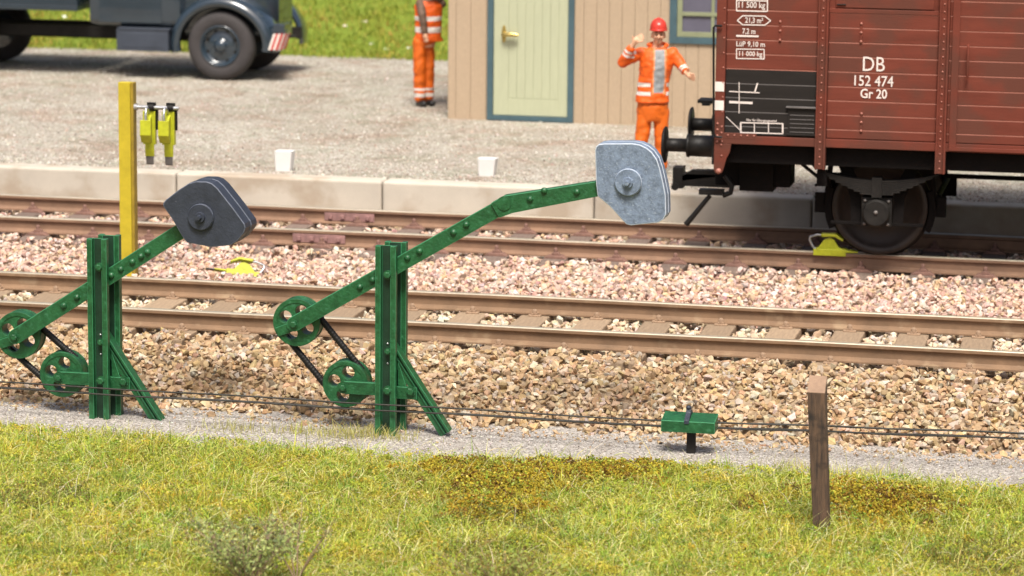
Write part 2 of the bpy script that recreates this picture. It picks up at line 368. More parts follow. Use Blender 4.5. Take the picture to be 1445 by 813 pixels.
rail(1.505, 'rusty steel rear rail of the near track, beside the pink ballast', RAIL, 'rails of the near track')
rail(DTR, 'front rail of the far track, with the yellow drag shoe and wagon wheel on it', RAIL_F, 'rails of the far track')
rail(DTR+1.505, 'rear rail of the far track, directly in front of the concrete kerb', RAIL_F, 'rails of the far track')

def clip_mesh(far):
    b = MB()
    if far:
        b.prism([(-.12, 0), (-.075, .03), (.075, .03), (.12, 0)], -.07, .09); b.prism([(-.05, .03), (-.028, .06), (.028, .06), (.05, .03)], -.035, .045); b.lathe((0, -.0, .055), (0, 0, 1), [(.022, 0), (.022, .04), (.012, .05)], 8)
    else:
        b.box((-.06, -.035, 0), (.06, .07, .014)); b.box((-.028, -.02, .014), (.028, .05, .03)); b.lathe((0, 0, .024), (0, 0, 1), [(.024, 0), (.024, .03), (.014, .042)], 8)
    return b
def make_sleeper(cy, far, label, group):
    L, w, h = 2.5, (.25 if far else .275), .16
    root = tag(MB().box((-w/2, -L/2, -h), (w/2, L/2, 0)).build('sleeper', SLEEP_F if far else SLEEP_N, bevel=.012), label, 'sleeper', group)
    for yr in (-.7525, .7525):
        for sgn in (-1, 1):
            o = clip_mesh(far).build('rail_clip', CLIP_F if far else CLIP_N, root, bevel=.004)
            o.location = (0, yr+sgn*(.085), 0); o.rotation_euler = (0, 0, 0 if sgn < 0 else math.pi)
    return root
xn = [W(258.6, 455, y=-.05)[0], W(1173.7, 500, y=-.05)[0]]; sn = (xn[1]-xn[0])/10
xf = [W(701.7, 350, y=DTR-.05)[0], W(1215, 372, y=DTR-.05)[0]]; sf = (xf[1]-xf[0])/6
near_x = [xn[0]+sn*i for i in range(-5, 15)]; far_x = [xf[0]+sf*i for i in range(-10, 11)]
ORD = 'first second third fourth fifth sixth seventh eighth ninth tenth eleventh twelfth thirteenth fourteenth fifteenth sixteenth seventeenth eighteenth nineteenth twentieth'.split()
def photo_u(x, y, z):
    d = np.array([x, y, z])-_C; return 722.5+FPX*np.dot(d, _rt)/np.dot(d, _fw)
def sleeper_labels(xs, y, txt):
    out = []; k = 0
    for x in xs:
        u = photo_u(x, y, -.17)
        if u < 0: out.append(txt+', '+('just' if u > -95 else 'second one')+' beyond the left edge of the picture')
        elif u > 1445: out.append(txt+', '+('just' if u < 1540 else 'second one')+' beyond the right edge of the picture')
        else: out.append(txt+', '+ORD[k]+' from the left edge'); k += 1
    return out
near_l = sleeper_labels(near_x, .75, 'tan weathered sleeper of the near track'); far_l = sleeper_labels(far_x, DTR+.75, 'brown timber sleeper of the far track')
pn = make_sleeper(.75, False, 'tan weathered sleeper of the near track', 'sleepers of the near track')
for i, x in enumerate(near_x):
    o = pn if i == 0 else copy_tree(pn); o.location = (x, .7525, -.172); o['label'] = near_l[i]
    o.rotation_euler = (0, 0, random.uniform(-.012, .012))
pf = make_sleeper(.75, True, 'brown timber sleeper of the far track, bedded in pink and white ballast', 'sleepers of the far track')
for i, x in enumerate(far_x):
    o = pf if i == 0 else copy_tree(pf); o.location = (x, DTR+.7525, -.172); o['label'] = far_l[i]
    o.rotation_euler = (0, 0, random.uniform(-.012, .012))
def fishplate(u0, u1, v, yr, label):
    a = W(u0, v, y=yr-.06); c = W(u1, v, y=yr-.06); b = MB(); b.box((0, -.036, -.135), (c[0]-a[0], -.012, -.045))
    n = 4
    for k in range(n): b.box(((k+.5)*(c[0]-a[0])/n-.022, -.062, -.112), ((k+.5)*(c[0]-a[0])/n+.022, -.036, -.068))
    o = b.build('fishplate', PLATE, bevel=.004); o.location = (a[0], yr, 0); tag(o, label, 'rail joint', 'bolted joint plates on the far track')
fishplate(412, 486, 333, DTR, 'rusty pink bolted joint plate on the front rail of the far track')
fishplate(457, 527, 303, DTR+1.505, 'rusty pink bolted joint plate on the rear rail of the far track')

# ------------------------------------------------------------------ ballast stones
def stone_variants(n, flat=.75):
    out = []
    for i in range(n):
        b = bmesh.new()
        for k in range(random.randint(8, 13)):
            v = Vector((random.gauss(0, 1), random.gauss(0, 1), random.gauss(0, 1))).normalized()*random.uniform(.8, 1.1)
            b.verts.new((v.x*random.uniform(.9, 1.1), v.y*.85, v.z*flat))
        bmesh.ops.convex_hull(b, input=b.verts); loose = [v for v in b.verts if not v.link_faces]
        bmesh.ops.delete(b, geom=loose, context='VERTS'); b.verts.index_update(); bmesh.ops.recalc_face_normals(b, faces=b.faces)
        bmesh.ops.triangulate(b, faces=b.faces[:])
        out.append((np.array([v.co[:] for v in b.verts]), np.array([[q.index for q in f.verts] for f in b.faces]))); b.free()
    return out
SV = stone_variants(26)
def scatter(name, pts, size, cols, label, mtl=STONE, tilt=.8, cat=None, kind='stuff'):
    """pts (N,3) centres, size (N,), cols (N,3): one mesh of all the stones"""
    N = len(pts); vi = rng.integers(0, len(SV), N); V = []; F = []; Cc = []; off = 0
    ang = rng.uniform(0, 2*np.pi, N); t1 = rng.normal(0, tilt*.5, N); t2 = rng.normal(0, tilt*.5, N)
    sx = rng.uniform(.8, 1.25, (N, 3))
    for k in range(len(SV)):
        idx = np.where(vi == k)[0]
        if len(idx) == 0: continue
        v, f = SV[k]; n = len(idx)
        P = v[None, :, :]*sx[idx][:, None, :]*size[idx][:, None, None]
        ca, sa = np.cos(t1[idx])[:, None], np.sin(t1[idx])[:, None]
        y = P[..., 1]*ca-P[..., 2]*sa; z = P[..., 1]*sa+P[..., 2]*ca; x = P[..., 0]
        ca, sa = np.cos(t2[idx])[:, None], np.sin(t2[idx])[:, None]
        x, z = x*ca+z*sa, -x*sa+z*ca
        ca, sa = np.cos(ang[idx])[:, None], np.sin(ang[idx])[:, None]
        x, y = x*ca-y*sa, x*sa+y*ca
        Q = np.stack([x, y, z], -1)+pts[idx][:, None, :]
        V.append(Q.reshape(-1, 3)); F.append((f[None]+(np.arange(n)*len(v))[:, None, None]+off).reshape(-1, 3))
        Cc.append(np.repeat(cols[idx], len(v), 0)); off += n*len(v)
    o = np_mesh(name, np.concatenate(V), np.concatenate(F), np.concatenate(Cc), mtl)
    tag(o, label, cat, None, kind); return o
def np_mesh(name, V, F, Cc, mtl):
    me = bpy.data.meshes.new(name); nv, nf = len(V), len(F); k = F.shape[1]
    me.vertices.add(nv); me.vertices.foreach_set('co', V.astype(np.float32).ravel())
    me.loops.add(nf*k); me.loops.foreach_set('vertex_index', F.astype(np.int32).ravel())
    me.polygons.add(nf); me.polygons.foreach_set('loop_start', np.arange(0, nf*k, k, dtype=np.int32))
    me.polygons.foreach_set('loop_total', np.full(nf, k, dtype=np.int32))
    me.polygons.foreach_set('use_smooth', np.zeros(nf, dtype=bool))
    me.update(calc_edges=True)
    at = me.color_attributes.new('tint', 'FLOAT_COLOR', 'POINT')
    at.data.foreach_set('color', np.concatenate([Cc, np.ones((nv, 1))], 1).astype(np.float32).ravel())
    me.materials.append(mtl); me.validate()
    o = bpy.data.objects.new(name, me); scene.collection.objects.link(o); return o
def pick(pal, w, n, jit=.12):
    pal = np.array(pal); i = rng.choice(len(pal), n, p=np.array(w)/sum(w)); c = pal[i]
    return np.clip(c*(1+rng.normal(0, jit, (n, 1)))*(1+rng.normal(0, .04, (n, 3))), .01, .9)
NEARPAL = [(.43, .30, .175), (.38, .26, .145), (.48, .365, .235), (.31, .205, .115), (.53, .44, .32), (.45, .38, .30), (.44, .30, .155), (.38, .325, .26)]
NW = [5, 4, 4, 2, 2, 1.2, 1.5, 1]
FARPAL = [(.56, .40, .31), (.66, .56, .48), (.50, .33, .25), (.57, .40, .25), (.42, .27, .22), (.62, .48, .39), (.50, .40, .34)]
FW = [4, 2.2, 3.2, 2.6, 2.6, 3, 1.8]
def free_of_sleepers(x, y, xs, cy, w, L=1.27):
    ok = np.ones(len(x), bool)
    for s in xs: ok &= ~((np.abs(x-s) < w) & (np.abs(y-cy) < L))
    return ok
def rail_clear(y, rails, c=.10):
    ok = np.ones(len(y), bool)
    for r in rails: ok &= np.abs(y-r) > c
    return ok
# front shoulder of the near track, from the sleeper ends down to the path
n = 21000; x = rng.uniform(-12.4, 3.2, n); t = rng.uniform(0, 1, n); y = -2.02+t*1.95
top = np.where(y < -.85, -.545+(np.clip((y+2.0)/1.15, 0, 1))*.325, -.222)
ed = -1.93+.06*np.sin(x*2.3)+.30*(vnoise(x*6, y*0, 8)-.5)+.14*(fbm(x*2.5, x*0, 31)-.5); k_ = (y > ed)
s = rng.uniform(.028, .052, n)*(1-.3*(rng.uniform(0,1,n)<.3)); z = top+rng.uniform(-.035, .028, n)+.03*(fbm(x*2, y*2, 12)-.5)
k_ &= ~((y > -.23) & ~free_of_sleepers(x, y, near_x, .7525, .15)) & rail_clear(y, [0], .10)
z = z + np.where((y > -.55) & ~free_of_sleepers(x, y, near_x, .7525, .15), .05, 0)
z = np.where(y > -.22, np.minimum(z, -.195), z)
scatter('ballast', np.stack([x, y, z], 1)[k_], s[k_], pick(NEARPAL, NW, n)[k_], 'tan crushed stone ballast sloping down in front of the near track', cat='ballast')
# between the rails and just behind
n = 17000; x = rng.uniform(-13, 3, n); y = rng.uniform(.05, 1.95, n); k_ = free_of_sleepers(x, y, near_x, .7525, .155) & rail_clear(y, [0, 1.505], .085)
s = rng.uniform(.028, .050, n); z = rng.uniform(-.262, -.185, n)
scatter('ballast', np.stack([x, y, z], 1)[k_], s[k_], pick([(.56, .44, .30), (.51, .38, .25), (.61, .53, .42), (.44, .32, .21), (.57, .50, .41)], [4, 3, 3, 1.5, 1.5], n)[k_], 'cream and tan ballast stones between the rails of the near track', cat='ballast')
# pink ballast between the tracks and in the far track
n = 60000; x = rng.uniform(-14.5, 2, n); y = rng.uniform(1.62, 6.95, n); fine = np.clip((2.75-y)/.5, 0, 1)
k_ = (free_of_sleepers(x, y, far_x, DTR+.7525, .14) | (y < DTR-.44)) & rail_clear(y, [1.505, DTR, DTR+1.505], .10)
k_ &= ~((y > 6.3) & (rng.uniform(0, 1, n) < .6))
s = rng.uniform(.022, .046, n)*(1-.42*fine); z = -.262+rng.uniform(0, .08, n)+.03*(fbm(x*1.5, y*1.5, 41)-.5)-.012*fine
z = z + np.where((y < DTR-.44) & (y > DTR-.52), .045, 0)
cc = pick(FARPAL, FW, n); mix = (fine*(fbm(x*1.6, y*3, 77) > .42))[:, None]; cc = cc*(1-mix*.75)+mix*.75*np.array([.52, .28, .25])*(1+rng.normal(0, .2, (n, 1)))
near_rail = (y < 1.95)[:, None]; cc = np.where(near_rail & (rng.uniform(0, 1, (n, 1)) < .7), pick([(.52, .42, .26), (.42, .33, .17), (.6, .52, .4)], [3, 2, 2], n), cc)
cc = np.clip(cc, .02, .85)
scatter('ballast', np.stack([x, y, z], 1)[k_], s[k_], cc[k_], 'pink and white ballast stones between the two tracks and under the far track', cat='ballast')
# stray stones and grit on the path, grit on the platform
n = 1300; x = rng.uniform(-11, 1, n); y = -1.90-np.abs(rng.normal(0, .17, n)); s = rng.uniform(.006, .018, n)*(1+1.1*(rng.uniform(0, 1, n) < .06))
scatter('loose_stones', np.stack([x, y, -.495+s*.3], 1), s, pick(NEARPAL, NW, n), 'small tan stones strayed from the ballast onto the grey path', cat='stones')
n = 9000; x = rng.uniform(-11.5, 1, n); y = rng.uniform(-3.2, -1.9, n); s = rng.uniform(.003, .009, n)
scatter('grit', np.stack([x, y, -.494+s*.3], 1), s, pick([(.46, .42, .375), (.57, .53, .48), (.24, .21, .18), (.42, .35, .27)], [3, 3, 1.6, 1], n), 'fine grey grit on the path in front of the ballast', cat='grit')
n = 26000; y = 7.35+rng.uniform(0, 1, n)**1.5*12.2; x = rng.uniform(-19, 2, n); s = rng.uniform(.006, .017, n)
scatter('grit', np.stack([x, y, .197+s*.25], 1), s, pick([(.50, .45, .38), (.60, .55, .48), (.22, .18, .15), (.44, .31, .26), (.66, .62, .56)], [3, 3, 1.6, 1.5, 1.5], n), 'beige and reddish grit spread over the platform', cat='grit')
# a few single stones lying by the brace foot
p = W(661, 606, z=-.5); n = 4
scatter('loose_stones', np.array([[p[0], p[1], -.47], [p[0]+.03, p[1]-.06, -.48], [p[0]-.05, p[1]+.1, -.475], [p[0]+.09, p[1]+.08, -.48]]), np.array([.03, .027, .032, .026]),
        pick([(.5, .33, .2)], [1], n), 'few tan stones lying on the path beside the foot of the green brace', cat='stones')

# ------------------------------------------------------------------ green tensioning levers
YP = -2.25
OR = W(552, 611, y=YP)
def lc(u, v, y=YP): p = W(u, v, y=y); return (p[0]-OR[0], p[2]-OR[2])
def wheel(b, cx, cz, Rr, rh, y0, y1, rot=.35, hub=.045):
    K = 40
    for qd in range(4):
        a0 = rot+qd*math.pi/2; am = a0+math.pi/4; hd = Rr*.53; hx, hz = hd*math.cos(am), hd*math.sin(am)
        angs = sorted([2*math.pi*k/K for k in range(K)]+[math.atan2(pz-hz, px-hx) % (2*math.pi) for px, pz in
                      ((0, 0), (Rr*math.cos(a0), Rr*math.sin(a0)), (Rr*math.cos(a0+math.pi/2), Rr*math.sin(a0+math.pi/2)))])
        inn, out = [], []
        for a in angs:
            dx, dz = math.cos(a), math.sin(a); bb = hx*dx+hz*dz; t = -bb+math.sqrt(bb*bb-(hx*hx+hz*hz-Rr*Rr))
            for e in (a0, a0+math.pi/2):   # the two straight sides of the quadrant
                nx, nz = -math.sin(e), math.cos(e); den = dx*nx+dz*nz
                if abs(den) > 1e-9:
                    tt = -(hx*nx+hz*nz)/den
                    if tt > 0: t = min(t, tt)
            inn.append((hx+rh*dx, hz+rh*dz)); out.append((hx+t*dx, hz+t*dz))
        n = len(angs); vv = [(cx+p[0], y, cz+p[1]) for y in (y0, y1) for L_ in (inn, out) for p in L_]; ff = []
        for i in range(n):
            j = (i+1) % n
            ff += [(i, j, n+j, n+i), (2*n+i, 3*n+i, 3*n+j, 2*n+j), (i, 2*n+i, 2*n+j, j)]
            if math.hypot(*out[i]) > Rr*.995 and math.hypot(*out[j]) > Rr*.995: ff.append((n+i, n+j, 3*n+j, 3*n+i))
        b.add(vv, ff)
    ym = (y0+y1)/2
    for ya, yb in ((y0-.006, y0+.02), (y1-.02, y1+.006)):
        b.lathe((cx, ya, cz), (0, 1, 0), [(Rr-.028, 0), (Rr+.006, 0), (Rr+.008, (yb-ya)), (Rr-.028, yb-ya), (Rr-.028, 0)], 40, smooth=False)
        b.f.pop(); b.m.pop(); b.sm.pop(); b.f.pop(); b.m.pop(); b.sm.pop()
    b.lathe((cx, y0-.02, cz), (0, 1, 0), [(hub, 0), (hub, y1-y0+.03)], 18)
    return b
def channel(b, x0, x1, z0, z1, yweb, yfl, t=.04, wt=.012):
    """upright channel iron: web at yweb, flanges out to yfl"""
    sg = 1 if yfl > yweb else -1
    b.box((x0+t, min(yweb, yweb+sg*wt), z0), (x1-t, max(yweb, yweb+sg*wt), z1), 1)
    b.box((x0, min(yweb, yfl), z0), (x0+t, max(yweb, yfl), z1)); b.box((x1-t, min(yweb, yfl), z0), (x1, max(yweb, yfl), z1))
def device(loc, label, arm, weight, second=False):
    root = empty('tensioning_lever', loc, label, 'signal lever', 'green tensioning levers beside the track')
    P2 = [GREEN, GREEN_DK, GREEN_EDGE]; dy = -YP   # world y -> local
    Y = lambda y: y-YP
    zb = -.03; zt = 1.565
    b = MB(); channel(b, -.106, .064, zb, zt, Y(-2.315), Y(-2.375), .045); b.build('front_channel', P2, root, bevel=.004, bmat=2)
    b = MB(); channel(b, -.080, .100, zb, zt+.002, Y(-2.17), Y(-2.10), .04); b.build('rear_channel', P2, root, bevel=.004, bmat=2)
    # brace: an angle iron leaning against the post
    b = MB(); p0 = lc(541, 478); p1 = lc(627, 613)
    b.bar(p0, p1, .075, Y(-2.26), Y(-2.235)); q0 = (p0[0]+.045, p0[1]+.03); q1 = (p1[0]+.045, p1[1]+.028)
    b.bar(q0, q1, .020, Y(-2.298), Y(-2.185)); b.bar((p0[0]+.012, p0[1]+.008), (p1[0]+.010, p1[1]+.007), .012, Y(-2.275), Y(-2.261)); b.build('brace', P2, root, bevel=.004, bmat=2)
    b = MB(); g0 = lc(500, 546); g1 = lc(590, 556); zg = (g0[1]+g1[1])/2-.005
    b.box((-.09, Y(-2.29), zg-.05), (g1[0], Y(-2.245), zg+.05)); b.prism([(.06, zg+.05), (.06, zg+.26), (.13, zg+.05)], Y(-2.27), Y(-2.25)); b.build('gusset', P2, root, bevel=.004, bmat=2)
    # bolts
    for (u, v, r, yy) in ((549, 387, .028, -2.327), (549, 495, .022, -2.327), (549, 550, .03, -2.327), (580, 552, .032, -2.29)):
        x, z = lc(u, v, yy); b = MB(); b.lathe((x, Y(yy+.001), z), (0, -1, 0), [(r*.7, 0), (r*.7, .03)], 14); b.rivet(x, Y(yy)-.03 if yy < -2.3 else Y(yy), z, r, hexa=True); b.build('bolt', GREEN, root, bevel=.002)
    b = MB()
    for (u, v) in ((547, 485), (547, 513)):
        x, z = lc(u, v, -2.327); b.rivet(x, Y(-2.327), z, .009)
    b.build('rivet', SILVER, root)
    # lower pulley and its bracket
    c2 = lc(489, 541, -2.2); b = MB(); wheel(b, c2[0], c2[1], .186, .052, Y(-2.235), Y(-2.10), .55)
    wl_ = b.build('pulley_wheel', P2, root, bevel=.004)
    b = MB(); bz = lc(483, 545)[1]; b.bar((c2[0], bz), (-.10, bz), .105, Y(-2.30), Y(-2.255), round_ends=False); b.lathe((c2[0], Y(-2.255), bz), (0, -1, 0), [(.052, 0), (.052, .046)], 16); b.build('pulley_bracket', P2, root, bevel=.005, bmat=2)
    b = MB(); b.rivet(c2[0], Y(-2.30), bz, .027, hexa=True); b.build('bolt', GREEN, root)
    # lever arm
    (a0, a1, a2) = arm; c1 = a0; Wd = .125
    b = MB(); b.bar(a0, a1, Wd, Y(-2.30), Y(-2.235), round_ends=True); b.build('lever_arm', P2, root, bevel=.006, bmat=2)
    if a2:
        b = MB(); dx, dz = a2[0]-a1[0], a2[1]-a1[1]; L_ = math.hypot(dx, dz); dx /= L_; dz /= L_
        ux, uz = a1[0]-a0[0], a1[1]-a0[1]; l = math.hypot(ux, uz); ux /= l; uz /= l
        s0 = (a1[0]-ux*.10, a1[1]-uz*.10); h = Wd/2+.006
        poly = [(s0[0]+uz*h, s0[1]-ux*h), (a1[0]+.04+dz*h, a1[1]-dx*h), (a2[0]+dz*h*.85, a2[1]-dx*h*.85), (a2[0]-dz*h*.85, a2[1]+dx*h*.85), (a1[0]-dz*h, a1[1]+dx*h+.004), (s0[0]-uz*h, s0[1]+ux*h)]
        b.prism(poly, Y(-2.325), Y(-2.225)); b.build('lever_arm', P2, root, bevel=.006, bmat=2)
        x, z = a1; b = MB(); b.lathe((x-.01, Y(-2.32), z+.01), (0, -1, 0), [(.058, 0), (.058, .012)], 22); b.build('joint_plate', GREEN, root, bevel=.004)
    # rivets on the arm
    riv = [(.27, 1), (.40, 1), (.62, 2)] if second else []
    ux, uz = a1[0]-a0[0], a1[1]-a0[1]; l = math.hypot(ux, uz); ux /= l; uz /= l
    if second: spots = [(a0[0]+ux*d, a0[1]+uz*d, -2.30) for d in (.52, .66, 1.02, 1.12, 1.33, 1.40, 1.24)]
    else: spots = [(*lc(*q, -2.30), -2.30) for q in ((508, 405), (526, 395), (575, 364), (592, 355), (640, 328), (658, 317))] + [(*lc(*q, -2.325), -2.325) for q in ((748, 281), (768, 269), (814, 271))]
    for (x, z, yy) in spots: b = MB(); b.rivet(x, Y(yy), z, .027); b.build('rivet', GREEN, root)
    # upper pulley, with the strap to its rim
    b = MB(); wheel(b, c1[0], c1[1], .192, .052, Y(-2.225), Y(-2.09), .35); b.build('pulley_wheel', P2, root, bevel=.004)
    b = MB(); b.rivet(c1[0], Y(-2.30), c1[1], .027, hexa=True); b.build('bolt', GREEN, root)
    b = MB(); b.bar((c1[0]-.02, c1[1]-.03), (c1[0]-.16, c1[1]-.085), .075, Y(-2.245), Y(-2.226)); b.build('rim_strap', P2, root, bevel=.003, bmat=2)
    # chains between the pulleys: outer tangents
    dx, dz = c2[0]-c1[0], c2[1]-c1[1]; l = math.hypot(dx, dz); nx, nz = -dz/l*.165, dx/l*.165
    for sg in (1, -1):
        b = MB(); p = Vector((c1[0]+sg*nx, Y(-2.165), c1[1]+sg*nz)); q = Vector((c2[0]+sg*nx, Y(-2.165), c2[1]+sg*nz)); pts = []
        b.tube([p.lerp(q, k/14) for k in range(15)], .026, 10)
        for k in range(24):   # a twisted lay on the rope
            b.lathe(p.lerp(q, (k+.5)/24), (q-p), [(.026, -.008), (.0285, 0), (.026, .008)], 10)
        b.build('rope', BLACK, root)
    # counterweight
    (poly, yf, yb, cen, m1, m2, yaw, wlabel) = weight
    w = MB(); ym = (yf+yb)/2; w.prism(poly, Y(yf), Y(ym)-.006); w.prism([(x+.002, z-.001) for x, z in poly], Y(ym)+.006, Y(yb))
    w.box((cen[0]-.12, Y(ym)-.008, cen[1]-.12), (cen[0]+.12, Y(ym)+.008, cen[1]+.12), 0)
    wo = w.build('counterweight', [m1, m2], root, bevel=.015, seg=3, bmat=1); wo['label'] = wlabel
    b = MB(); b.lathe((cen[0], Y(yf)+.001, cen[1]), (0, -1, 0), [(.108, 0), (.110, .022), (.102, .034)], 26, smooth=False)
    wa = b.build('washer', [m1, m2], wo, bevel=.006, bmat=1)
    b = MB(); b.lathe((cen[0], Y(yf)-.033, cen[1]), (0, -1, 0), [(.045, 0), (.04, .022)], 14, smooth=False); b.lathe((cen[0], Y(yf)-.055, cen[1]), (0, -1, 0), [(.024, 0), (.018, .035)], 6, smooth=False); b.build('nut', m1, wo, bevel=.003)
    return root
f_ = lambda pts, yy: [lc(u, v, yy) for u, v in pts]
pmain = f_([(839.5, 212), (841, 207), (845, 203.5), (853, 202.6), (892, 202.4), (902, 204), (912, 208.5), (920, 215), (927, 225), (931, 237), (936, 258), (939.5, 276), (940, 303), (936, 310), (929, 314.5), (890, 318.5), (884, 317), (879, 312), (861, 292), (843, 277), (841, 260)], -2.37)
device((OR[0], YP, OR[2]), 'green weighted lever in the middle, its long bent arm carrying a light grey weight', (lc(417, 456), lc(716, 287), lc(862, 262)),
       (pmain, -2.37, -2.15, lc(887, 257, -2.37), IRON_L, IRON_LE, 0, 'light grey speckled cast iron weight'))
O2 = W(150, 596, y=YP); sh = (O2[0]-OR[0], O2[2]-OR[2])
l2 = lambda u, v, y=YP: (W(u, v, y=y)[0]-O2[0], W(u, v, y=y)[2]-O2[2])
pleft = [l2(u, v, -2.42) for u, v in [(229.8, 291), (230, 286.5), (234, 282), (252, 268), (266, 259), (276, 256), (291, 256.3), (299, 259), (307, 266), (329, 294), (345, 316), (346.5, 322), (344, 329), (335, 340), (326, 346), (298, 349), (264, 342.5), (258, 336), (242.7, 309)]]
device((O2[0], YP, O2[2]), 'green weighted lever at the left, its steep arm carrying a dark slate weight', (l2(24, 474), l2(262, 322), None),
       (pleft, -2.42, -2.10, l2(284, 306, -2.42), IRON_D, IRON_DE, 0, 'dark slate cast iron weight'), True)

# ------------------------------------------------------------------ pull wires, guide box
GB = W(975, 640, z=-.503)
def wire(p, q, label, sag=.0, n=60):
    P_ = Vector(p); Q_ = Vector(q); pts = []
    for k in range(n+1):
        t = k/n; v = P_.lerp(Q_, t); v.z -= sag*4*t*(1-t); v.z += .0035*math.sin(t*41+P_.y*9); pts.append(v)
    o = MB().tube(pts, .0072, 6).build('pull_wire', WIRE); return tag(o, label, 'wire', 'pull wires along the path')
def wp(u, v, y): return W(u, v, y=y)
yb_ = GB[1]
for (dy, dv, lab) in ((-.10, 0, 'front upper'), (.06, 0, 'rear upper'), (-.07, 8, 'front lower'), (.08, 7, 'rear lower')):
    yy = -2.42 if dy < 0 else -2.0
    e = W(936, 594+dv*1.0, y=yb_+dy*.8); s_ = W(-160, 530+dv*1.1, y=yy)
    s_ = e+(s_-e)*1.9; wire(s_, e, f'{lab} thin dark pull wire running left from the green guide box')
    e = W(1012, 596+dv*1.0, y=yb_+dy*.8); s_ = W(1600, 617+dv*1.0, y=yb_+dy*.8)
    s_ = e+(s_-e)*2.4; wire(e, s_, f'{lab} thin dark pull wire running right from the green guide box')
root = empty('wire_guide', (GB[0], GB[1], -.503), 'small green roofed guide box on a short stake, pull wires through it', 'wire guide')
b = MB(); zt_ = W(970, 595, y=yb_-.10)[2]+.503; hb = .092; L_ = .43; x0 = W(932.7, 600, y=yb_-.10)[0]-GB[0]
b.xprism([(-.10, zt_-hb), (.10, zt_-hb), (.10, zt_+.035), (-.10, zt_)], x0, x0+L_); b.build('box', [GREEN, GREEN_DK, GREEN_EDGE], root, bevel=.005, bmat=2)
b = MB(); b.box((-.035, -.02, -.03), (.035, .03, zt_-hb)); b.build('stake', BLACK_W, root, bevel=.004)
b = MB(); b.xprism([(-.108, zt_-.02), (-.108, zt_+.008), (-.02, zt_+.055), (.0, zt_+.10), (.02, zt_+.10), (.05, zt_+.045), (.104, zt_+.044), (.104, zt_+.02)], -.045, -.005); b.rivet(-.025, 0, zt_+.09, .022, d=(0, 0, 1)); b.build('bracket', IRON_D, root, bevel=.003)

# ------------------------------------------------------------------ brown timber post in the grass
B0 = W(1160, 745, z=-.46); tp = W(1153, 548, y=B0[1]); hgt = tp[2]-B0[2]; lean = tp[0]-B0[0]
w2 = .063; b = MB()
rr = []
for (z, k) in ((-.05, .72), (.06, .92), (.4, .97), (.8, 1.0)):
    rr.append([(lean*z/hgt+sx*w2*k, sy*.06*k, z) for sx, sy in ((-1, -1), (1, -1), (1, 1), (-1, 1))])
rr.append([(lean+sx*w2, sy*.06, hgt+(0 if sy < 0 else .10)) for sx, sy in ((-1, -1), (1, -1), (1, 1), (-1, 1))])
b.rings(rr, smooth=False); b.m[-1] = 1
o = b.build('timber_post', [WOOD_POST, WOOD_TOP], bevel=.005); o.location = (B0[0], B0[1], B0[2]-.02)
tag(o, 'dark brown square timber post with pale slanting top in the grass', 'post')

# ------------------------------------------------------------------ drag shoes and their rack
def make_shoe(label, loc):
    root = empty('drag_shoe', loc, label, 'drag shoe', 'yellow drag shoes')
    b = MB(); b.box((-.20, -.045, 0), (.17, .045, .022)); b.prism([(.17, 0), (.17, .022), (.25, .016), (.25, .004)], -.045, .045)
    b.box((-.20, -.062, -.035), (.13, -.046, .032)); b.box((-.20, .046, -.035), (.13, .062, .032)); b.build('sole', LIME, root, bevel=.004)
    b = MB(); b.prism([(.25, .003), (.25, .017), (.32, .010), (.335, .004)], -.038, .038); b.build('tip', GREYTIP, root, bevel=.002)
    b = MB(); b.prism([(-.17, .022), (-.10, .12), (-.04, .15), (.0, .13), (.05, .05), (.12, .022)], -.028, .028)
    b.prism([(-.12, .155), (-.13, .185), (.02, .19), (.10, .135), (.095, .115), (.01, .16)], -.055, .055); b.build('stop_block', LIME, root, bevel=.006)
    b = MB(); b.tube([(-.10, 0, .165), (-.17, 0, .17), (-.24, 0, .145), (-.245, 0, .11), (-.215, 0, .05), (-.185, 0, .02)], .013, 8); b.build('handle', SILVER, root)
    return root
p = W(1176, 350, y=DTR-.03)
shoe = make_shoe('yellow-green drag shoe lying on the rail against the wagon wheel', (p[0], DTR, .004))
p = W(330, 388, z=-.19)
s2 = copy_tree(shoe); s2.location = (p[0]+.02, p[1]+.10, -.195); s2.rotation_euler = (R(24), R(-9), math.pi+R(20)); s2.scale = (1, 1, .85); s2['label'] = 'yellow drag shoe lying loose in the pink ballast between the tracks'
YR = 2.75; rk = W(184, 365, y=YR); rtop = W(186, 116, y=YR)[2]
root = empty('shoe_rack', (rk[0], YR, -.24), 'yellow steel rack post with horizontal rod, standing between the tracks', 'rack')
b = MB(); w_ = .125; b.box((-.09, -.05, -.05), (w_/2-.03, .05, rtop+.24), 0); b.box((w_/2-.03, -.04, -.05), (w_/2, .06, rtop+.238), 1); b.build('post', [YELLOW, YELLOW_DK], root, bevel=.005)
zr = W(220, 152, y=YR)[2]+.24; xr = W(254, 153, y=YR)[0]-rk[0]
b = MB(); b.lathe((w_/2-.01, 0, zr), (1, 0, 0), [(.020, 0), (.020, xr-w_/2)], 14); b.lathe((w_/2, 0, zr), (1, 0, 0), [(.034, 0), (.034, .03)], 14); rod = b.build('rod', SILVER, root)
for u_ in (211, 238):
    b = MB(); xc_ = W(u_+3, 150, y=YR)[0]-rk[0]; b.lathe((xc_-.03, 0, zr), (1, 0, 0), [(.036, 0), (.036, .03), (.036, .06)], 12); b.box((xc_-.045, -.01, zr+.02), (xc_+.04, .02, zr+.05)); b.box((xc_+.02, .012, zr-.22), (xc_+.058, .035, zr-.02)); b.build('clamp', BLACK, rod)
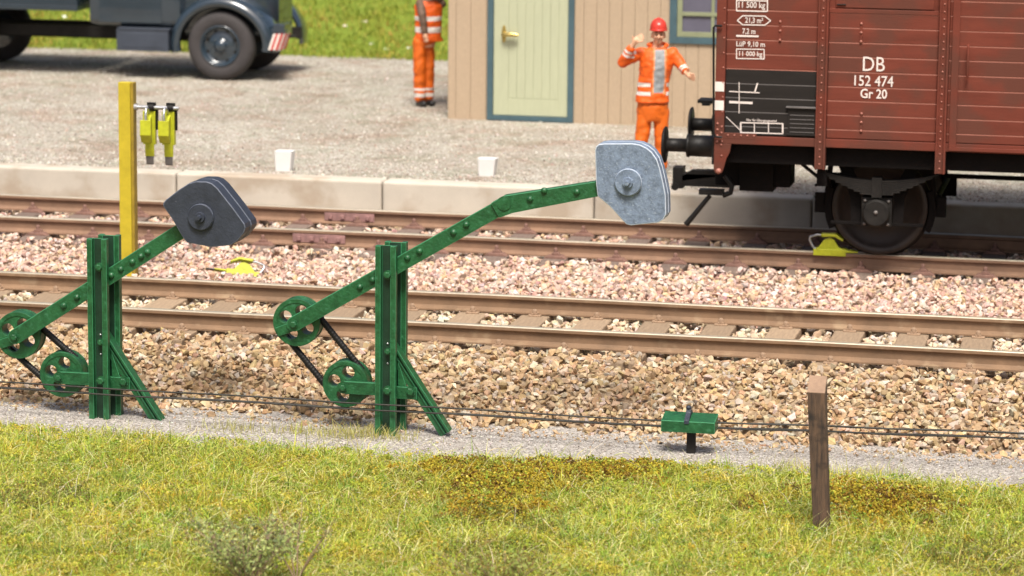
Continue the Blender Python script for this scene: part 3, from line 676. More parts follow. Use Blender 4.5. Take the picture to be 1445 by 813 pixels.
for k, (u, lab) in enumerate(((211, 'yellow-green drag shoe hanging from the rod next to the yellow post'), (238, 'yellow-green drag shoe hanging from the outer end of the rack rod'))):
    s3 = copy_tree(shoe); x = W(u, 190, y=YR)[0]
    s3.location = (x, YR-.02+.13-.10, zr-.24-.22-.015); s3['label'] = lab
    # tip downwards, top towards the viewer
    Mx = Matrix(((0, 1, 0), (0, 0, -1), (-1, 0, 0)))
    s3.rotation_mode = 'QUATERNION'; s3.rotation_quaternion = (Matrix.Rotation(R(5-k*4), 3, 'Z') @ Mx).to_quaternion()

# ------------------------------------------------------------------ white marker stones on the kerb
for (u, v, lab, sk) in ((398, 242, 'white tapered marker stone on the platform edge above the dark weight', 0), (685, 249, 'white squat marker stone on the platform edge above the green arm bend', .02)):
    p = W(u, v, z=.2); b = MB(); wb, wt, h = .088, .103, (.23 if sk == 0 else .20)
    b.rings([[(sx*wb, sy*.07, 0) for sx, sy in ((-1, -1), (1, -1), (1, 1), (-1, 1))], [(sx*wt+.01, sy*.085, h) for sx, sy in ((-1, -1), (1, -1), (1, 1), (-1, 1))]], smooth=False)
    o = b.build('marker_stone', WHITE, bevel=.014, seg=3); o.location = (p[0], p[1]+.09, .198); tag(o, lab, 'marker stone', 'white marker stones')
# ------------------------------------------------------------------ shed
class OB(MB):
    """shape builder in world coordinates; the mesh is stored relative to its root"""
    def __init__(s, root): super().__init__(); s.root = root
    def build(s, name, mats, parent=None, **k):
        o = super().build(name, mats, parent or s.root, **k); o.data.transform(Matrix.Translation(-s.root.location)); return o
YS = 12.9
wx = lambda u, v, y: W(u, v, y=y)[0]
wz = lambda u, v, y: W(u, v, y=y)[2]
xl = wx(632, 168, YS); xr_ = -3.9; ztop = 2.85
shed = empty('shed', ((xl+xr_)/2, YS+1.4, .2), 'beige boarded hut with blue-grey door and window trim', 'hut')
dx0, dx1 = wx(688, 100, YS), wx(810, 100, YS); wx0, wx1 = wx(945, 40, YS), wx(945, 40, YS)+.92; wz0 = wz(975, 62, YS); wz1 = 2.45
b = OB(shed); b.box((xl+.02, YS+.03, .18), (xr_-.02, YS+2.8, ztop)); x = xl; bw = .166
edges = [xl, wx(643, 100, YS), wx(664, 100, YS), wx(686, 100, YS)]
e = wx(823, 100, YS)-bw; 
while e < xr_: edges.append(e); e += bw
edges = sorted(set([q for q in edges if q < xr_-.05]+[xr_]))
for i in range(len(edges)-1):
    a, c = edges[i], edges[i+1]; a0_, c0_ = a+.0016, c-.0016
    def piece(a, c, z0, z1):
        if c-a > .01: b.box((a, YS, z0), (c, YS+.028, z1))
    if c0_ <= dx0 or a0_ >= dx1:
        if a0_ < wx1 and c0_ > wx0:
            piece(a0_, min(c0_, wx0), .18, ztop); piece(max(a0_, wx1), c0_, .18, ztop)
            piece(max(a0_, wx0), min(c0_, wx1), .18, wz0); piece(max(a0_, wx0), min(c0_, wx1), wz1, ztop)
        else: piece(a0_, c0_, .18, ztop)
    else: piece(a0_, min(c0_, dx0), .18, ztop); piece(max(a0_, dx1), c0_, .18, ztop); piece(max(a0_, dx0), min(c0_, dx1), 2.32, ztop)
for yy in np.arange(YS+.17, YS+2.8, .17):
    b.box((xl-.004, yy-.165, .18), (xl+.018, yy, ztop)); b.box((xr_-.018, yy-.165, .18), (xr_+.004, yy, ztop))
b.build('wall', SHED, bevel=.003, seg=1)
b = OB(shed); b.xprism([(YS-.22, ztop-.03), (YS-.22, ztop+.03), (YS+1.4, ztop+.55), (YS+3.0, ztop+.03), (YS+3.0, ztop-.03), (YS+1.4, ztop+.47)], xl-.2, xr_+.2)
b.xprism([(YS+.02, ztop), (YS+1.4, ztop+.46), (YS+2.78, ztop)], xl+.02, xr_-.02); b.build('roof', ROOFM)
b = OB(shed); t = .078; z0 = wz(750, 170, YS)-.01
b.box((dx0, YS-.035, z0), (dx0+t, YS+.02, 2.32)); b.box((dx1-t, YS-.035, z0), (dx1, YS+.02, 2.32)); b.box((dx0+t, YS-.035, z0), (dx1-t, YS+.02, z0+.065)); b.box((dx0, YS-.04, 2.32), (dx1, YS+.02, 2.40))
b.build('door_frame', TEAL, bevel=.004)
b = OB(shed); L_, R_ = dx0+t+.004, dx1-t-.004; zb = z0+.07
b.box((L_, YS+.0, zb), (R_, YS+.025, 2.31))
pl, pr, pb = L_+.20, R_-.12, zb+.22
b.box((L_, YS-.012, zb), (pl, YS-.001, 2.31)); b.box((pr, YS-.012, zb), (R_, YS-.001, 2.31)); b.box((pl, YS-.012, zb), (pr, YS-.001, pb))
k = int((pr-pl)/.095); st = (pr-pl)/k
for i in range(k): b.box((pl+i*st+.001, YS-.009, pb+.004), (pl+(i+1)*st-.001, YS-.001, 2.31))
door = b.build('door', DOORG, bevel=.003, seg=1)
b = OB(shed); hx, hz = wx(711.5, 48, YS), wz(711.5, 48, YS)
b.lathe((hx, YS-.012, hz), (0, -1, 0), [(.055, 0), (.052, .010)], 20); b.v = [(hx+(p[0]-hx)*.55, p[1], hz+(p[2]-hz)*2.1) for p in b.v]
b.tube([(hx, YS-.02, hz), (hx, YS-.075, hz), (hx+.03, YS-.085, hz), (hx+.12, YS-.085, hz+.004), (hx+.205, YS-.08, hz-.004)], [.022, .024, .028, .032, .018], 12)
b.build('handle', BRASS, door)
b = OB(shed); t = .095
b.box((wx0, YS-.03, wz0), (wx1, YS+.02, wz0+.085)); b.box((wx0, YS-.03, wz0+.085), (wx0+t, YS+.02, wz1)); b.box((wx1-t, YS-.03, wz0+.085), (wx1, YS+.02, wz1)); b.box((wx0, YS-.03, wz1), (wx1, YS+.02, wz1+.09))
win = b.build('window_frame', TEAL, bevel=.004)
b = OB(shed); a, c, z0 = wx0+t, wx1-t, wz0+.085; g = .068
b.box((a+.003, YS-.018, z0+.003), (c-.003, YS+.01, z0+g)); b.box((a+.003, YS-.018, z0+g), (a+g, YS+.01, wz1)); b.box((c-g, YS-.018, z0+g), (c-.003, YS+.01, wz1))
zm = wz(982, 20, YS); xm = (a+c)/2
b.box((a+g, YS-.014, zm-.024), (c-g, YS+.01, zm+.024)); b.box((a+g, YS-.014, zm+.42), (c-g, YS+.01, zm+.468)); b.box((xm+.075, YS-.010, z0+g), (xm+.115, YS+.008, wz1))
b.build('sash', DOORG2, win, bevel=.003)
b = OB(shed); b.box((a+g-.01, YS+.012, z0+g-.01), (c-g+.01, YS+.018, wz1)); b.build('glass', GLASS, win)

# ------------------------------------------------------------------ lorry
TY = 17.25; TX = wx(312, 63, 16.4)
lorry = empty('lorry', (TX, TY, .2), 'old slate-blue lorry with rounded wing and red and white striped bumper end', 'lorry')
ZG = .0
def tw(name, x, y, out):
    """wheel: out = -1 faces the viewer"""
    b = MB(); r = .495
    b.lathe((0, 0, 0), (0, out, 0), [(.29, -.12), (.42, -.125), (.475, -.10), (.495, -.05), (.495, .05), (.475, .10), (.42, .125), (.34, .125), (.29, .10)], 56, caps=False)
    w = b.build('wheel', TYRE, lorry); w.location = (x, y, r)
    b = MB(); b.lathe((0, 0, 0), (0, out, 0), [(.29, -.1), (.30, .115), (.285, .125), (.27, .11), (.255, .04), (.21, .025), (.16, .055), (.13, .06), (.10, .06), (.085, .10), (.05, .12), (.0, .125)], 40)
    rim = b.build('rim', TRUCKM, w)
    for k in range(8):
        b = MB(); a = 2*math.pi*k/8+.39; b.lathe((.225*math.cos(a), out*.03, .225*math.sin(a)), (0, out, 0), [(.024, 0), (.024, .006)], 12); b.build('rim_hole', BLACK, rim)
    b = MB()
    for k in range(8):
        a = 2*math.pi*k/8; b.lathe((.115*math.cos(a), out*.058, .115*math.sin(a)), (0, out, 0), [(.014, 0), (.012, .018)], 6)
    b.build('wheel_nut', TRUCKM, rim); return w
for (x, y, o_) in ((0, -.80, -1), (0, .66, 1), (-4.0, -.80, -1), (-4.0, .80, 1)): tw('wheel', x, y, o_)
for sgy in (-1, 1):
    b = MB()
    sec = [(.545, -.93), (.565, -.965), (.60, -.975), (.645, -.955), (.685, -.90), (.705, -.80), (.71, -.6), (.70, -.42)]
    rr = []
    for k in range(33):
        a = R(192)-R(192+8)*k/32; fx = 1.0+(.17 if math.cos(a) > 0 else .09)*abs(math.cos(a))
        fz = 1.0
        rr.append([(q*math.cos(a)*fx, sgy*(-y_), .52+q*math.sin(a)*fz) for q, y_ in [(s_[0], -s_[1]) for s_ in sec]])
    inner = [[(p[0]*.985, p[1]*.985, .52+(p[2]-.52)*.97) for p in r] for r in rr]
    loop = [r+i[::-1] for r, i in zip(rr, inner)]
    b.rings(loop, closed=True); b.build('wing', TRUCKM, lorry)
def rbox(b, secs, m=0):
    """box lofted along x with rounded corners: (x, y half width, z0, z1, corner radius)"""
    rr = []
    for (x, yw, z0, z1, r) in secs:
        ring = []
        for (cy, cz, a0) in ((yw-r, z1-r, 0), (-yw+r, z1-r, 90), (-yw+r, z0+r, 180), (yw-r, z0+r, 270)):
            for k in range(6): a = R(a0+90*k/5); ring.append((x, cy+r*math.cos(a), cz+r*math.sin(a)))
        rr.append(ring)
    b.rings(rr, m=m)
b = MB(); rbox(b, [(-.62, .62, .60, 1.58, .12), (-.2, .55, .58, 1.56, .16), (.4, .48, .55, 1.48, .2), (.66, .42, .56, 1.38, .2), (.72, .34, .62, 1.28, .16)]); b.build('bonnet', TRUCKM, lorry)
b = MB(); rbox(b, [(-1.95, .93, .76, 2.25, .1), (-1.85, .95, .74, 2.32, .12), (-.9, .95, .74, 2.32, .12), (-.78, .94, .74, 1.55, .1), (-.60, .90, .76, 1.50, .1)]); cab = b.build('cab', TRUCKM, lorry)
b = MB(); b.prism([(-1.72, 1.48), (-1.72, 2.1), (-1.05, 2.1), (-.92, 1.48)], -.965, -.945); b.build('side_window', TGLASS, cab); b = MB(); b.prism([(-1.72, 1.48), (-1.72, 2.1), (-1.05, 2.1), (-.92, 1.48)], .945, .965); b.build('side_window', TGLASS, cab)
b = MB(); b.prism([(-.90, 1.55), (-1.02, 2.18), (-.99, 2.19), (-.80, 1.57)], -.8, .8); b.build('windscreen', TGLASS, cab)
b = MB(); b.box((-1.80, -.956, .80), (-.86, -.950, 1.45)); b.tube([(-1.7, -.965, 1.32), (-1.7, -.99, 1.32), (-1.55, -.99, 1.32)], .012); b.build('cab_door', TRUCKM, cab, bevel=.004)
b = MB(); b.box((-1.52, -1.02, .40), (-.74, -.62, .71)); b.box((-1.50, -1.03, .705), (-.72, -.6, .735)); b.box((-1.46, -1.026, .45), (-.80, -1.018, .66)); b.build('step_box', mat('step_slate', (.045, .055, .075), .38, var=.15, scale=4, bump=.05), lorry, bevel=.012)
b = MB(); b.box((-6.2, -.42, .52), (.85, -.32, .68)); b.box((-6.2, .32, .52), (.85, .42, .68)); b.lathe((0, -.68, .495), (0, 1, 0), [(.05, 0), (.05, 1.36)], 12); b.lathe((-4, -.68, .495), (0, 1, 0), [(.06, 0), (.06, 1.36)], 12); b.lathe((-4.1, 0, .5), (1, 0, 0), [(.04, 0), (.04, 3.4)], 10)
b.build('chassis', BLACK_W, lorry)
b = MB(); b.box((-6.3, -1.05, .95), (-2.1, 1.05, 1.03)); b.box((-6.3, -1.05, 1.03), (-2.1, -1.0, 1.5)); b.box((-6.3, 1.0, 1.03), (-2.1, 1.05, 1.5)); b.box((-6.3, -1.0, 1.03), (-6.25, 1.0, 1.5)); b.box((-2.15, -1.0, 1.03), (-2.1, 1.0, 1.6)); b.build('load_bed', TRUCKM, lorry, bevel=.01)
b = MB(); b.box((.72, -.78, .56), (.79, .10, .74)); b.box((.80, -.93, .70), (.97, -.60, .84)); b.box((.76, -.88, .60), (.98, -.76, .76)); bump_ = b.build('bumper', TRUCKM, lorry, bevel=.015)
b = MB(); n = 6
pth = [(.80, -.985), (.87, -.985), (.94, -.96), (.985, -.90), (1.0, -.80)]
for i in range(4):
    (xa, ya), (xb, yb2) = pth[i], pth[i+1]
    for h in range(2):
        ta, tb = h/2, (h+1)/2; p0_ = (xa+(xb-xa)*ta, ya+(yb2-ya)*ta); p1_ = (xa+(xb-xa)*tb, ya+(yb2-ya)*tb)
        sl_ = .06
        b.add([(p0_[0]-sl_, p0_[1], .47), (p1_[0]-sl_, p1_[1], .47), (p1_[0]+.02, p1_[1], .70), (p0_[0]+.02, p0_[1], .70),
               (p0_[0]-sl_, p0_[1]+.04, .47), (p1_[0]-sl_, p1_[1]+.04, .47), (p1_[0]+.02, p1_[1]+.04, .70), (p0_[0]+.02, p0_[1]+.04, .70)],
              [(0, 1, 2, 3), (4, 7, 6, 5), (0, 4, 5, 1), (3, 2, 6, 7), (0, 3, 7, 4), (1, 5, 6, 2)], (i*2+h) % 2)
b.build('striped_end', [STRIPE, REDP], bump_)
b = MB(); b.lathe((.98, -.80, .66), (1, 0, 0), [(.02, 0), (.02, .12)], 10); b.build('tow_pin', BLACK, bump_)
b = MB(); b.lathe((.80, -.60, 1.32), (1, 0, .0), [(.03, -.1), (.13, 0), (.14, .05), (.12, .06)], 20); b.build('headlight', SILVER, lorry)
b = MB(); b.lathe((.80, .60, 1.32), (1, 0, 0), [(.03, -.1), (.13, 0), (.14, .05), (.12, .06)], 20); b.build('headlight', SILVER, lorry)

# ------------------------------------------------------------------ wagon
YW = 4.13; XL = -4.375; XR = 3.85; YB = 2*(DTR+.7525)-YW; YC = DTR+.7525
wag = empty('goods_wagon', (XL, YC, 0), 'oxide red boarded goods wagon with white lettering and a black panel', 'railway wagon')
zs = [1.237, 1.326, 1.470, 1.611, 1.751, 1.898, 2.045, 2.186, 2.332, 2.478, 2.622, 2.766, 2.91, 3.054, 3.2]
bays = [(XL+.095, -3.371), (-3.267, -2.19), (-2.09, -.27+.0), (-.27, 1.57), (1.67, 2.75), (2.85, XR-.095)]
posts = [(-3.371, -3.267), (-2.19, -2.09), (1.57, 1.67), (2.75, 2.85)]
b = OB(wag); b.box((XL+.03, YW+.035, 1.22), (XR-.03, YB-.035, 3.2))
for bi, (a, c) in enumerate(bays):
    for j in range(len(zs)-1):
        z0, z1 = zs[j], zs[j+1]
        if bi in (1, 4) and z0 > 2.47: continue
        m = 1 if (bi == 0 and z1 < 1.9) else 0
        yy = YW-(.02 if bi in (2, 3) else 0)
        b.box((a+.001, yy, z0+.002), (c-.001, YW+.03, z1-.002), m)
for j in range(len(zs)-1):   # left end wall boards
    b.box((XL+.005, YW+.08, zs[j]+.002), (XL+.03, YB-.08, zs[j+1]-.002), 0)
    b.box((XL+.08, YB-.03, zs[j]+.002), (XR-.08, YB, zs[j+1]-.002), 0)
wb = b.build('boarding', [WRED, WBLK], bevel=0)
md = wb.modifiers.new('bevel', 'BEVEL'); md.width = .0065; md.segments = 1; md.limit_method = 'ANGLE'; md.angle_limit = R(35)
# light worn plank edges
b = OB(wag)
for (a, c) in bays[:3]:
    for j in range(1, len(zs)-1):
        if c < -2 and a > -3.3 and zs[j] > 2.48: continue
        yy = YW-(.02 if a > -2.1 else 0); blk = 1 if (a < -4 and zs[j] < 1.8) else 0
        b.box((a+.004, yy+.001, zs[j]-.0045), (c-.004, yy+.012, zs[j]+.0045), blk)
b.build('board_edge', [WRED_E, WBLK_E])
for (a, c) in (bays[1], bays[4]):   # recessed hatch
    b = OB(wag); b.box((a+.06, YW+.012, 2.53), (c-.06, YW+.034, 3.12)); b.box((a, YW-.004, 2.478), (c, YW+.034, 2.52)); b.box((a+.02, YW-.004, 3.13), (c-.02, YW+.03, 3.2)); b.box((a+.07, YW-.002, 2.555), (a+.16, YW+.012, 2.566), 1)
    b.build('vent_hatch', [WRED, BLACK], bevel=.004)
# sills and solebars
b = OB(wag)
for yy0, yy1 in ((YW-.02, YW+.06), (YB-.06, YB+.02)): b.box((XL+.06, yy0, 1.150), (XR-.06, yy1, 1.234))
b.box((XL+.0, YW-.022, 1.20), (XL+.42, YW-.012, 1.262))
for k in range(5): b.rivet(XL+.135+k*.065, YW-.022, 1.238, .010, 1)
b.build('sill', [WRED, WRED_E], bevel=.005)
b = OB(wag); b.box((XL+.12, YW+.10, .95), (XR-.12, YW+.22, 1.148)); b.box((XL+.12, YB-.22, .95), (XR-.12, YB-.10, 1.148)); b.box((XL+.08, YW+.25, 1.12), (XR-.08, YB-.25, 1.2))
for xx in np.linspace(XL+.6, XR-.6, 8): b.box((xx-.04, YW+.2, .98), (xx+.04, YB-.2, 1.12))
b.build('underframe', UNDER)
# corner posts
for xa, sg in ((XL, 1), (XR, -1)):
    b = OB(wag); b.box((min(xa, xa+sg*.095), YW-.030, 1.15), (max(xa, xa+sg*.095), YW+.05, 3.22))
    b2 = OB(wag); b2.box((min(xa, xa+sg*.05), YB-.05, 1.15), (max(xa, xa+sg*.05), YB+.03, 3.22)); b2.build('corner_post', WRED, bevel=.004)
    pp = [(0, 1.149), (0, .89), (.018, .852), (.05, .842), (.082, .855), (.098, .895), (.125, 1.0), (.16, 1.07), (.17, 1.149)]
    b.prism([(xa+sg*p[0], p[1]) for p in pp], YW-.028, YW-.005)
    for z in np.arange(.99, 3.2, .0733*2): b.rivet(xa+sg*.077, YW-.030, z+.04, .009, 1)
    if sg > 0:
        for z in (1.35, 1.29, 1.23, 1.17): b.rivet(xa+.03, YW-.030, z, .012, 1); b.rivet(xa+.072, YW-.030, z-.03, .010, 1)
    b.rivet(xa+sg*.05, YW-.028, .875, .028, 1, d=(0, -1, 0)); cp = b.build('corner_post', [WRED, WRED_E], bevel=.004)
    if sg > 0:
        for (va, vb) in ((115.5, 129), (142, 155.5)):
            b = OB(wag); b.box((xa-.003, YW-.0335, wz(1016, vb, YW-.03)), (xa+.089, YW-.031, wz(1016, va, YW-.03))); b.build('white_mark', STRIPE, cp)
for (xa, xb) in posts:
    b = OB(wag); b.box((xa, YW-.022, .93), (xb, YW+.05, 3.22)); b.box((xa, YW-.045, .93), (xa+.018, YW-.022, 3.22)); b.box((xb-.022, YW-.05, .93), (xb, YW-.022, 3.22))
    for z in np.arange(.98, 3.2, .0733): b.rivet((xa+xb)/2-.005, YW-.022, z, .009, 1)
    b.build('side_post', [WRED, WRED_E], bevel=.003)
# sliding door stiles and rail
b = OB(wag)
for xx in (-2.06, -1.32, -.32, .62, 1.48): b.box((xx, YW-.045, 1.20), (xx+.07, YW-.0205, 3.18))
b.box((-2.06, YW-.05, 1.165), (1.55, YW-.021, 1.2)); b.box((-3.2, YW-.07, 3.18), (2.7, YW-.03, 3.24)); b.tube([(-1.9, YW-.05, 1.9), (-1.9, YW-.10, 1.9), (-1.9, YW-.10, 2.2), (-1.9, YW-.05, 2.2)], .012); b.build('sliding_door_frame', [WRED, WRED_E], bevel=.003)
# small strap brackets on the boards
for (u, v0, v1) in ((1101, 28, 59), (1215.5, 31, 61), (1215.5, 158, 187)):
    z1_, z0_ = wz(u, v0, YW), wz(u, v1, YW); xx = wx(u, (v0+v1)/2, YW); b = OB(wag); b.box((xx-.013, YW-.009, z0_), (xx+.013, YW+.001, z1_))
    for q in (.08, .5, .92): b.rivet(xx, YW-.009, z0_+(z1_-z0_)*q, .013, 1)
    b.build('strap', [WRED, WRED_E], bevel=.002)
# label holder with slats
b = OB(wag); xa, xb = wx(1112, 170, YW), wx(1152, 170, YW); za, zc = wz(1130, 190, YW), wz(1130, 152, YW)
b.box((xa, YW-.012, za), (xb, YW+.001, zc)); b.box((xa-.02, YW-.04, zc-.004), (xb+.005, YW+.0, zc+.012), 1)
for k in range(5): b.box((xa+.02, YW-.018, za+.02+k*.042), (xb-.02, YW-.012, za+.027+k*.042), 1)
b.box((xa-.01, YW-.02, za-.008), (xb, YW-.0, za+.006)); b.build('label_holder', [WBLK, WBLK_E], bevel=.002)
b = OB(wag); b.rings([[(x_, YC+(YW-.06-YC)*math.cos(t_)*1.0, 3.2+.42*math.sin(t_)) for t_ in np.linspace(0, math.pi, 24)] for x_ in (XL-.03, XR+.03)], closed=True, smooth=True); b.build('roof', mat('wagon_roof', (.16, .155, .15), .8, var=.3, scale=4))
# lettering
def text_part(body, u0, u1, v0, v1, yy=YW-.0035, name='lettering', shear=0, bold=.012):
    cu = bpy.data.curves.new('txt', 'FONT'); cu.body = body; cu.size = 1; cu.extrude = .004; cu.offset = bold; cu.resolution_u = 3
    to = bpy.data.objects.new('txt', cu); scene.collection.objects.link(to); dg = bpy.context.evaluated_depsgraph_get()
    me = bpy.data.meshes.new_from_object(to.evaluated_get(dg)); bpy.data.objects.remove(to)
    co = np.zeros(len(me.vertices)*3); me.vertices.foreach_get('co', co); co = co.reshape(-1, 3)
    p = W(u0, v1, y=yy); q = W(u1, v0, y=yy); mn, mx = co.min(0), co.max(0)
    X = p[0]+(co[:, 0]-mn[0])/(mx[0]-mn[0])*(q[0]-p[0]); Z = p[2]+(co[:, 1]-mn[1])/(mx[1]-mn[1])*(W((u0+u1)/2, v0, y=yy)[2]-W((u0+u1)/2, v1, y=yy)[2])
    out = np.stack([X-XL, yy-(co[:, 2]-mn[2])*.25-YC, Z], 1); me.vertices.foreach_set('co', out.ravel()); me.update(); me.materials.clear(); me.materials.append(LETTER)
    o = bpy.data.objects.new(name, me); scene.collection.objects.link(o); o.parent = wag; return o
def line_part(segs, wpx=1.6, yy=YW-.003, name='painted_line', m=None):
    b = OB(wag)
    for i, (u0, v0, u1, v1) in enumerate(segs):
        p, q = W(u0, v0, y=yy), W(u1, v1, y=yy); b.bar((p[0], p[2]), (q[0], q[2]), wpx/143, yy-.0015-.0002*i, yy+.001)
    return b.build(name, m or LETTER)
z_ = 2.2
text_part('DB', 1217.5, 1249, 80, 100, bold=.0); text_part('152 474', 1205.5, 1261, 106, 121, bold=.006); text_part('Gr 20', 1214, 1252, 125, 138.5, bold=.015)
text_part('11 500 kg', 1042, 1080, 2, 14-.5, bold=.01); text_part('15,0 t  17,5', 1041, 1082, -12, -2, bold=.01)
line_part([(1039.5, -15, 1083, -14), (1039.5, .5, 1083, 1.5), (1039.5, 15.3, 1083, 16.2), (1039.5, -15, 1039.5, 15.8), (1083, -15, 1083, 16.2)], 1.6)
text_part('21,3 m²', 1051.5, 1077, 24.5, 33.5); line_part([(1048, 22.3, 1079, 22.8), (1048, 35, 1079, 35.6), (1040.5, 28.8, 1048.2, 22.2), (1040.5, 28.8, 1048.2, 35.3), (1079, 22.6, 1087.5, 29.4), (1079, 35.8, 1087.5, 29.4)], 1.5)
text_part('7,2 m', 1047.5, 1066, 40, 49); line_part([(1039, 50.6, 1070.5, 51.4)], 2.6)
text_part('LüP 9,10 m', 1039, 1079.5, 58, 66.5); text_part('11 000 kg', 1043, 1076, 72, 81); line_part([(1039, 69.3, 1078.5, 69.8), (1039, 82.6, 1078.5, 83.2), (1039.4, 69.3, 1039.4, 83), (1078.3, 69.6, 1078.3, 83.3)], 1.4)
line_part([(1043, 116, 1043, 160)], 1.0); line_part([(1029, 129, 1072, 131)], 1.4); line_part([(1065, 130.5, 1069, 117.5)], 2.0); line_part([(1029, 144, 1062, 145.5)], 3.2); line_part([(1025, 165, 1053, 192)], 1.0)
text_part('Nur für Übergangszettel', 1053.5, 1096, 166.8, 172, bold=0.004); line_part([(1044.5, 173, 1105, 174.6), (1044.5, 187, 1105, 188.8)], 1.5); line_part([(1045.3, 173, 1045.3, 187.5), (1104.5, 174.3, 1104.5, 189)], 2.2); line_part([(1064.5, 173.5, 1064.5, 188), (1084.5, 174, 1084.5, 188.5)], 1.2)
# running gear
def wheelset(xc):
    zc = .485; near = YW+.62; o_ = []
    for sg, yy in ((-1, DTR-.0), (1, DTR+1.505)):
        b = OB(wag); rr_ = [(.07, -.03), (.10, -.035), (.13, 0), (.36, -.015), (.40, -.045), (.43, -.065), (.47, -.068), (.480, -.06), (.476, .03), (.512, .045), (.512, .062), (.50, .072), (.42, .068), (.38, .04), (.12, .05), (.07, .08)]
        b.lathe((xc, yy, zc), (0, -sg, 0), rr_, 64); b.build('wheel', WHEELM)
    b = OB(wag); b.lathe((xc, YW+.30, zc), (0, 1, 0), [(.07, 0), (.075, 2*(YC-YW-.3))], 16); b.build('axle', UNDER)
    for yy, d in ((YW+.22, -1), (YB-.22, 1)):
        y0, y1 = sorted((yy+.04, yy-d*.16+.0))
        y0, y1 = min(yy, yy-d*.18), max(yy, yy-d*.18)
        b = OB(wag); b.box((xc-.15, y0, zc-.14), (xc+.15, y1, zc+.15)); b.lathe((xc, yy, zc), (0, d, 0), [(.138, -.02), (.138, .055), (.12, .075)], 30); b.rivet(xc, yy+d*.075, zc+.01, .022, 1, d=(0, d, 0))
        for k in range(4): a = k*math.pi/2+.78; b.rivet(xc+.165*math.cos(a), yy, zc+.165*math.sin(a), .016, 1, d=(0, d, 0))
        b.build('axle_box', [BLACK_W, GREYTIP], bevel=.006)
        b = OB(wag); yg = yy-d*.08
        b.prism([(xc-.42, .98), (xc-.30, .98), (xc-.17, .75), (xc-.155, .36), (xc-.26, .36), (xc-.27, .62)], yg-.008, yg+.008); b.prism([(xc+.42, .98), (xc+.30, .98), (xc+.17, .75), (xc+.155, .36), (xc+.26, .36), (xc+.27, .62)], yg-.008, yg+.008)
        b.box((xc-.46, yg-.02, .345), (xc+.46, yg+.02, .375)); b.build('axle_guard', UNDER, bevel=.003)
        b = OB(wag)
        for k in range(8):
            hl = .60-.062*k; z0 = .90-.004-.0185*k; pts = []
            n = 12; up_ = [(xc+hl*(2*i/n-1), z0-.085+.085*abs(2*i/n-1)**2*(hl/.6)**2) for i in range(n+1)]
            b.prism(up_+[(p[0], p[1]-.0165) for p in up_[::-1]], yy-.045, yy+.045)
        b.box((xc-.05, yy-.055, .64), (xc+.05, yy+.055, .84)); b.build('leaf_spring', BLACK_W, bevel=.002)
        for sg in (-1, 1):
            b = OB(wag); b.tube([(xc+sg*.60, yy, .90), (xc+sg*.66, yy, .97), (xc+sg*.66, yy, 1.02)], .022, 8); b.box((xc+sg*.66-.03, yy-.035, .95), (xc+sg*.66+.03, yy+.035, 1.14)); b.build('spring_hanger', BLACK_W)
    for sg in (-1, 1):
        for yy in (DTR, DTR+1.505):
            b = OB(wag); n = 8; pin = [(xc+sg*(.49*math.cos(a)), zc+.49*math.sin(a)) for a in np.linspace(-.45, .35, n)]; pout = [(xc+sg*(.56*math.cos(a)), zc+.56*math.sin(a)) for a in np.linspace(.35, -.45, n)]
            b.prism(pin+pout, yy-.04, yy+.04); b.bar((xc+sg*.55, zc), (xc+sg*.50, 1.0), .05, yy-.03, yy+.03); b.box((min(xc+sg*.53, xc+sg*.66), yy-.03, zc-.08), (max(xc+sg*.53, xc+sg*.66), yy+.03, zc+.12)); b.build('brake_block', UNDER, bevel=.004)
wheelset(-2.768); wheelset(2.25)
# brake gear, boxes and rods under the floor
b = OB(wag); ya = 4.55
b.box((wx(1043, 270, ya), ya, wz(1060, 270, ya)), (wx(1091, 270, ya), ya+.5, .97)); b.box((wx(1008, 262, ya), ya+.05, wz(1010, 262, ya)), (wx(1114, 262, ya), ya+.45, .96)); b.build('equipment_box', UNDER, bevel=.008)
b = OB(wag); p, q = W(1120, 222, y=4.35), W(1162, 256, y=4.35); b.tube([p, q], .018, 8); b.tube([W(1150, 262, y=4.35), W(1185, 246, y=4.35)], .014, 8); p = W(1160, 243, y=4.3); b.box((p[0]-.05, 4.28, p[2]-.14), (p[0]+.05, 4.36, p[2]+.02)); b.lathe((p[0], 4.27, p[2]-.06), (0, 1, 0), [(.05, 0), (.05, .1)], 14)
b.tube([(-2.2, YC, .72), (1.7, YC, .72)], .025, 8); b.tube([(-2.2, YC-.7, .6), (-2.2, YC+.7, .6)], .03, 8); b.box((-1.0, YC-.3, .6), (-.4, YC+.3, .95)); b.build('brake_rigging', UNDER)
# headstocks, buffers
for xa, sg in ((XL, -1), (XR, 1)):
    b = OB(wag); b.box((min(xa+sg*.03, xa-sg*.10), YW+.03, .93), (max(xa+sg*.03, xa-sg*.10), YB-.03, 1.20)); b.build('headstock', BLACK_W, bevel=.006)
    for yy in (YC-.875, YC+.875):
        b = OB(wag); b.lathe((xa+sg*.02, yy, 1.05), (sg, 0, 0), [(.135, 0), (.135, .03), (.112, .035), (.108, .30), (.118, .305), (.118, .33), (.07, .335), (.068, .53), (.10, .545), (.185, .548), (.185, .562), (.165, .575), (.0, .588)], 32); b.build('buffer', BLACK)
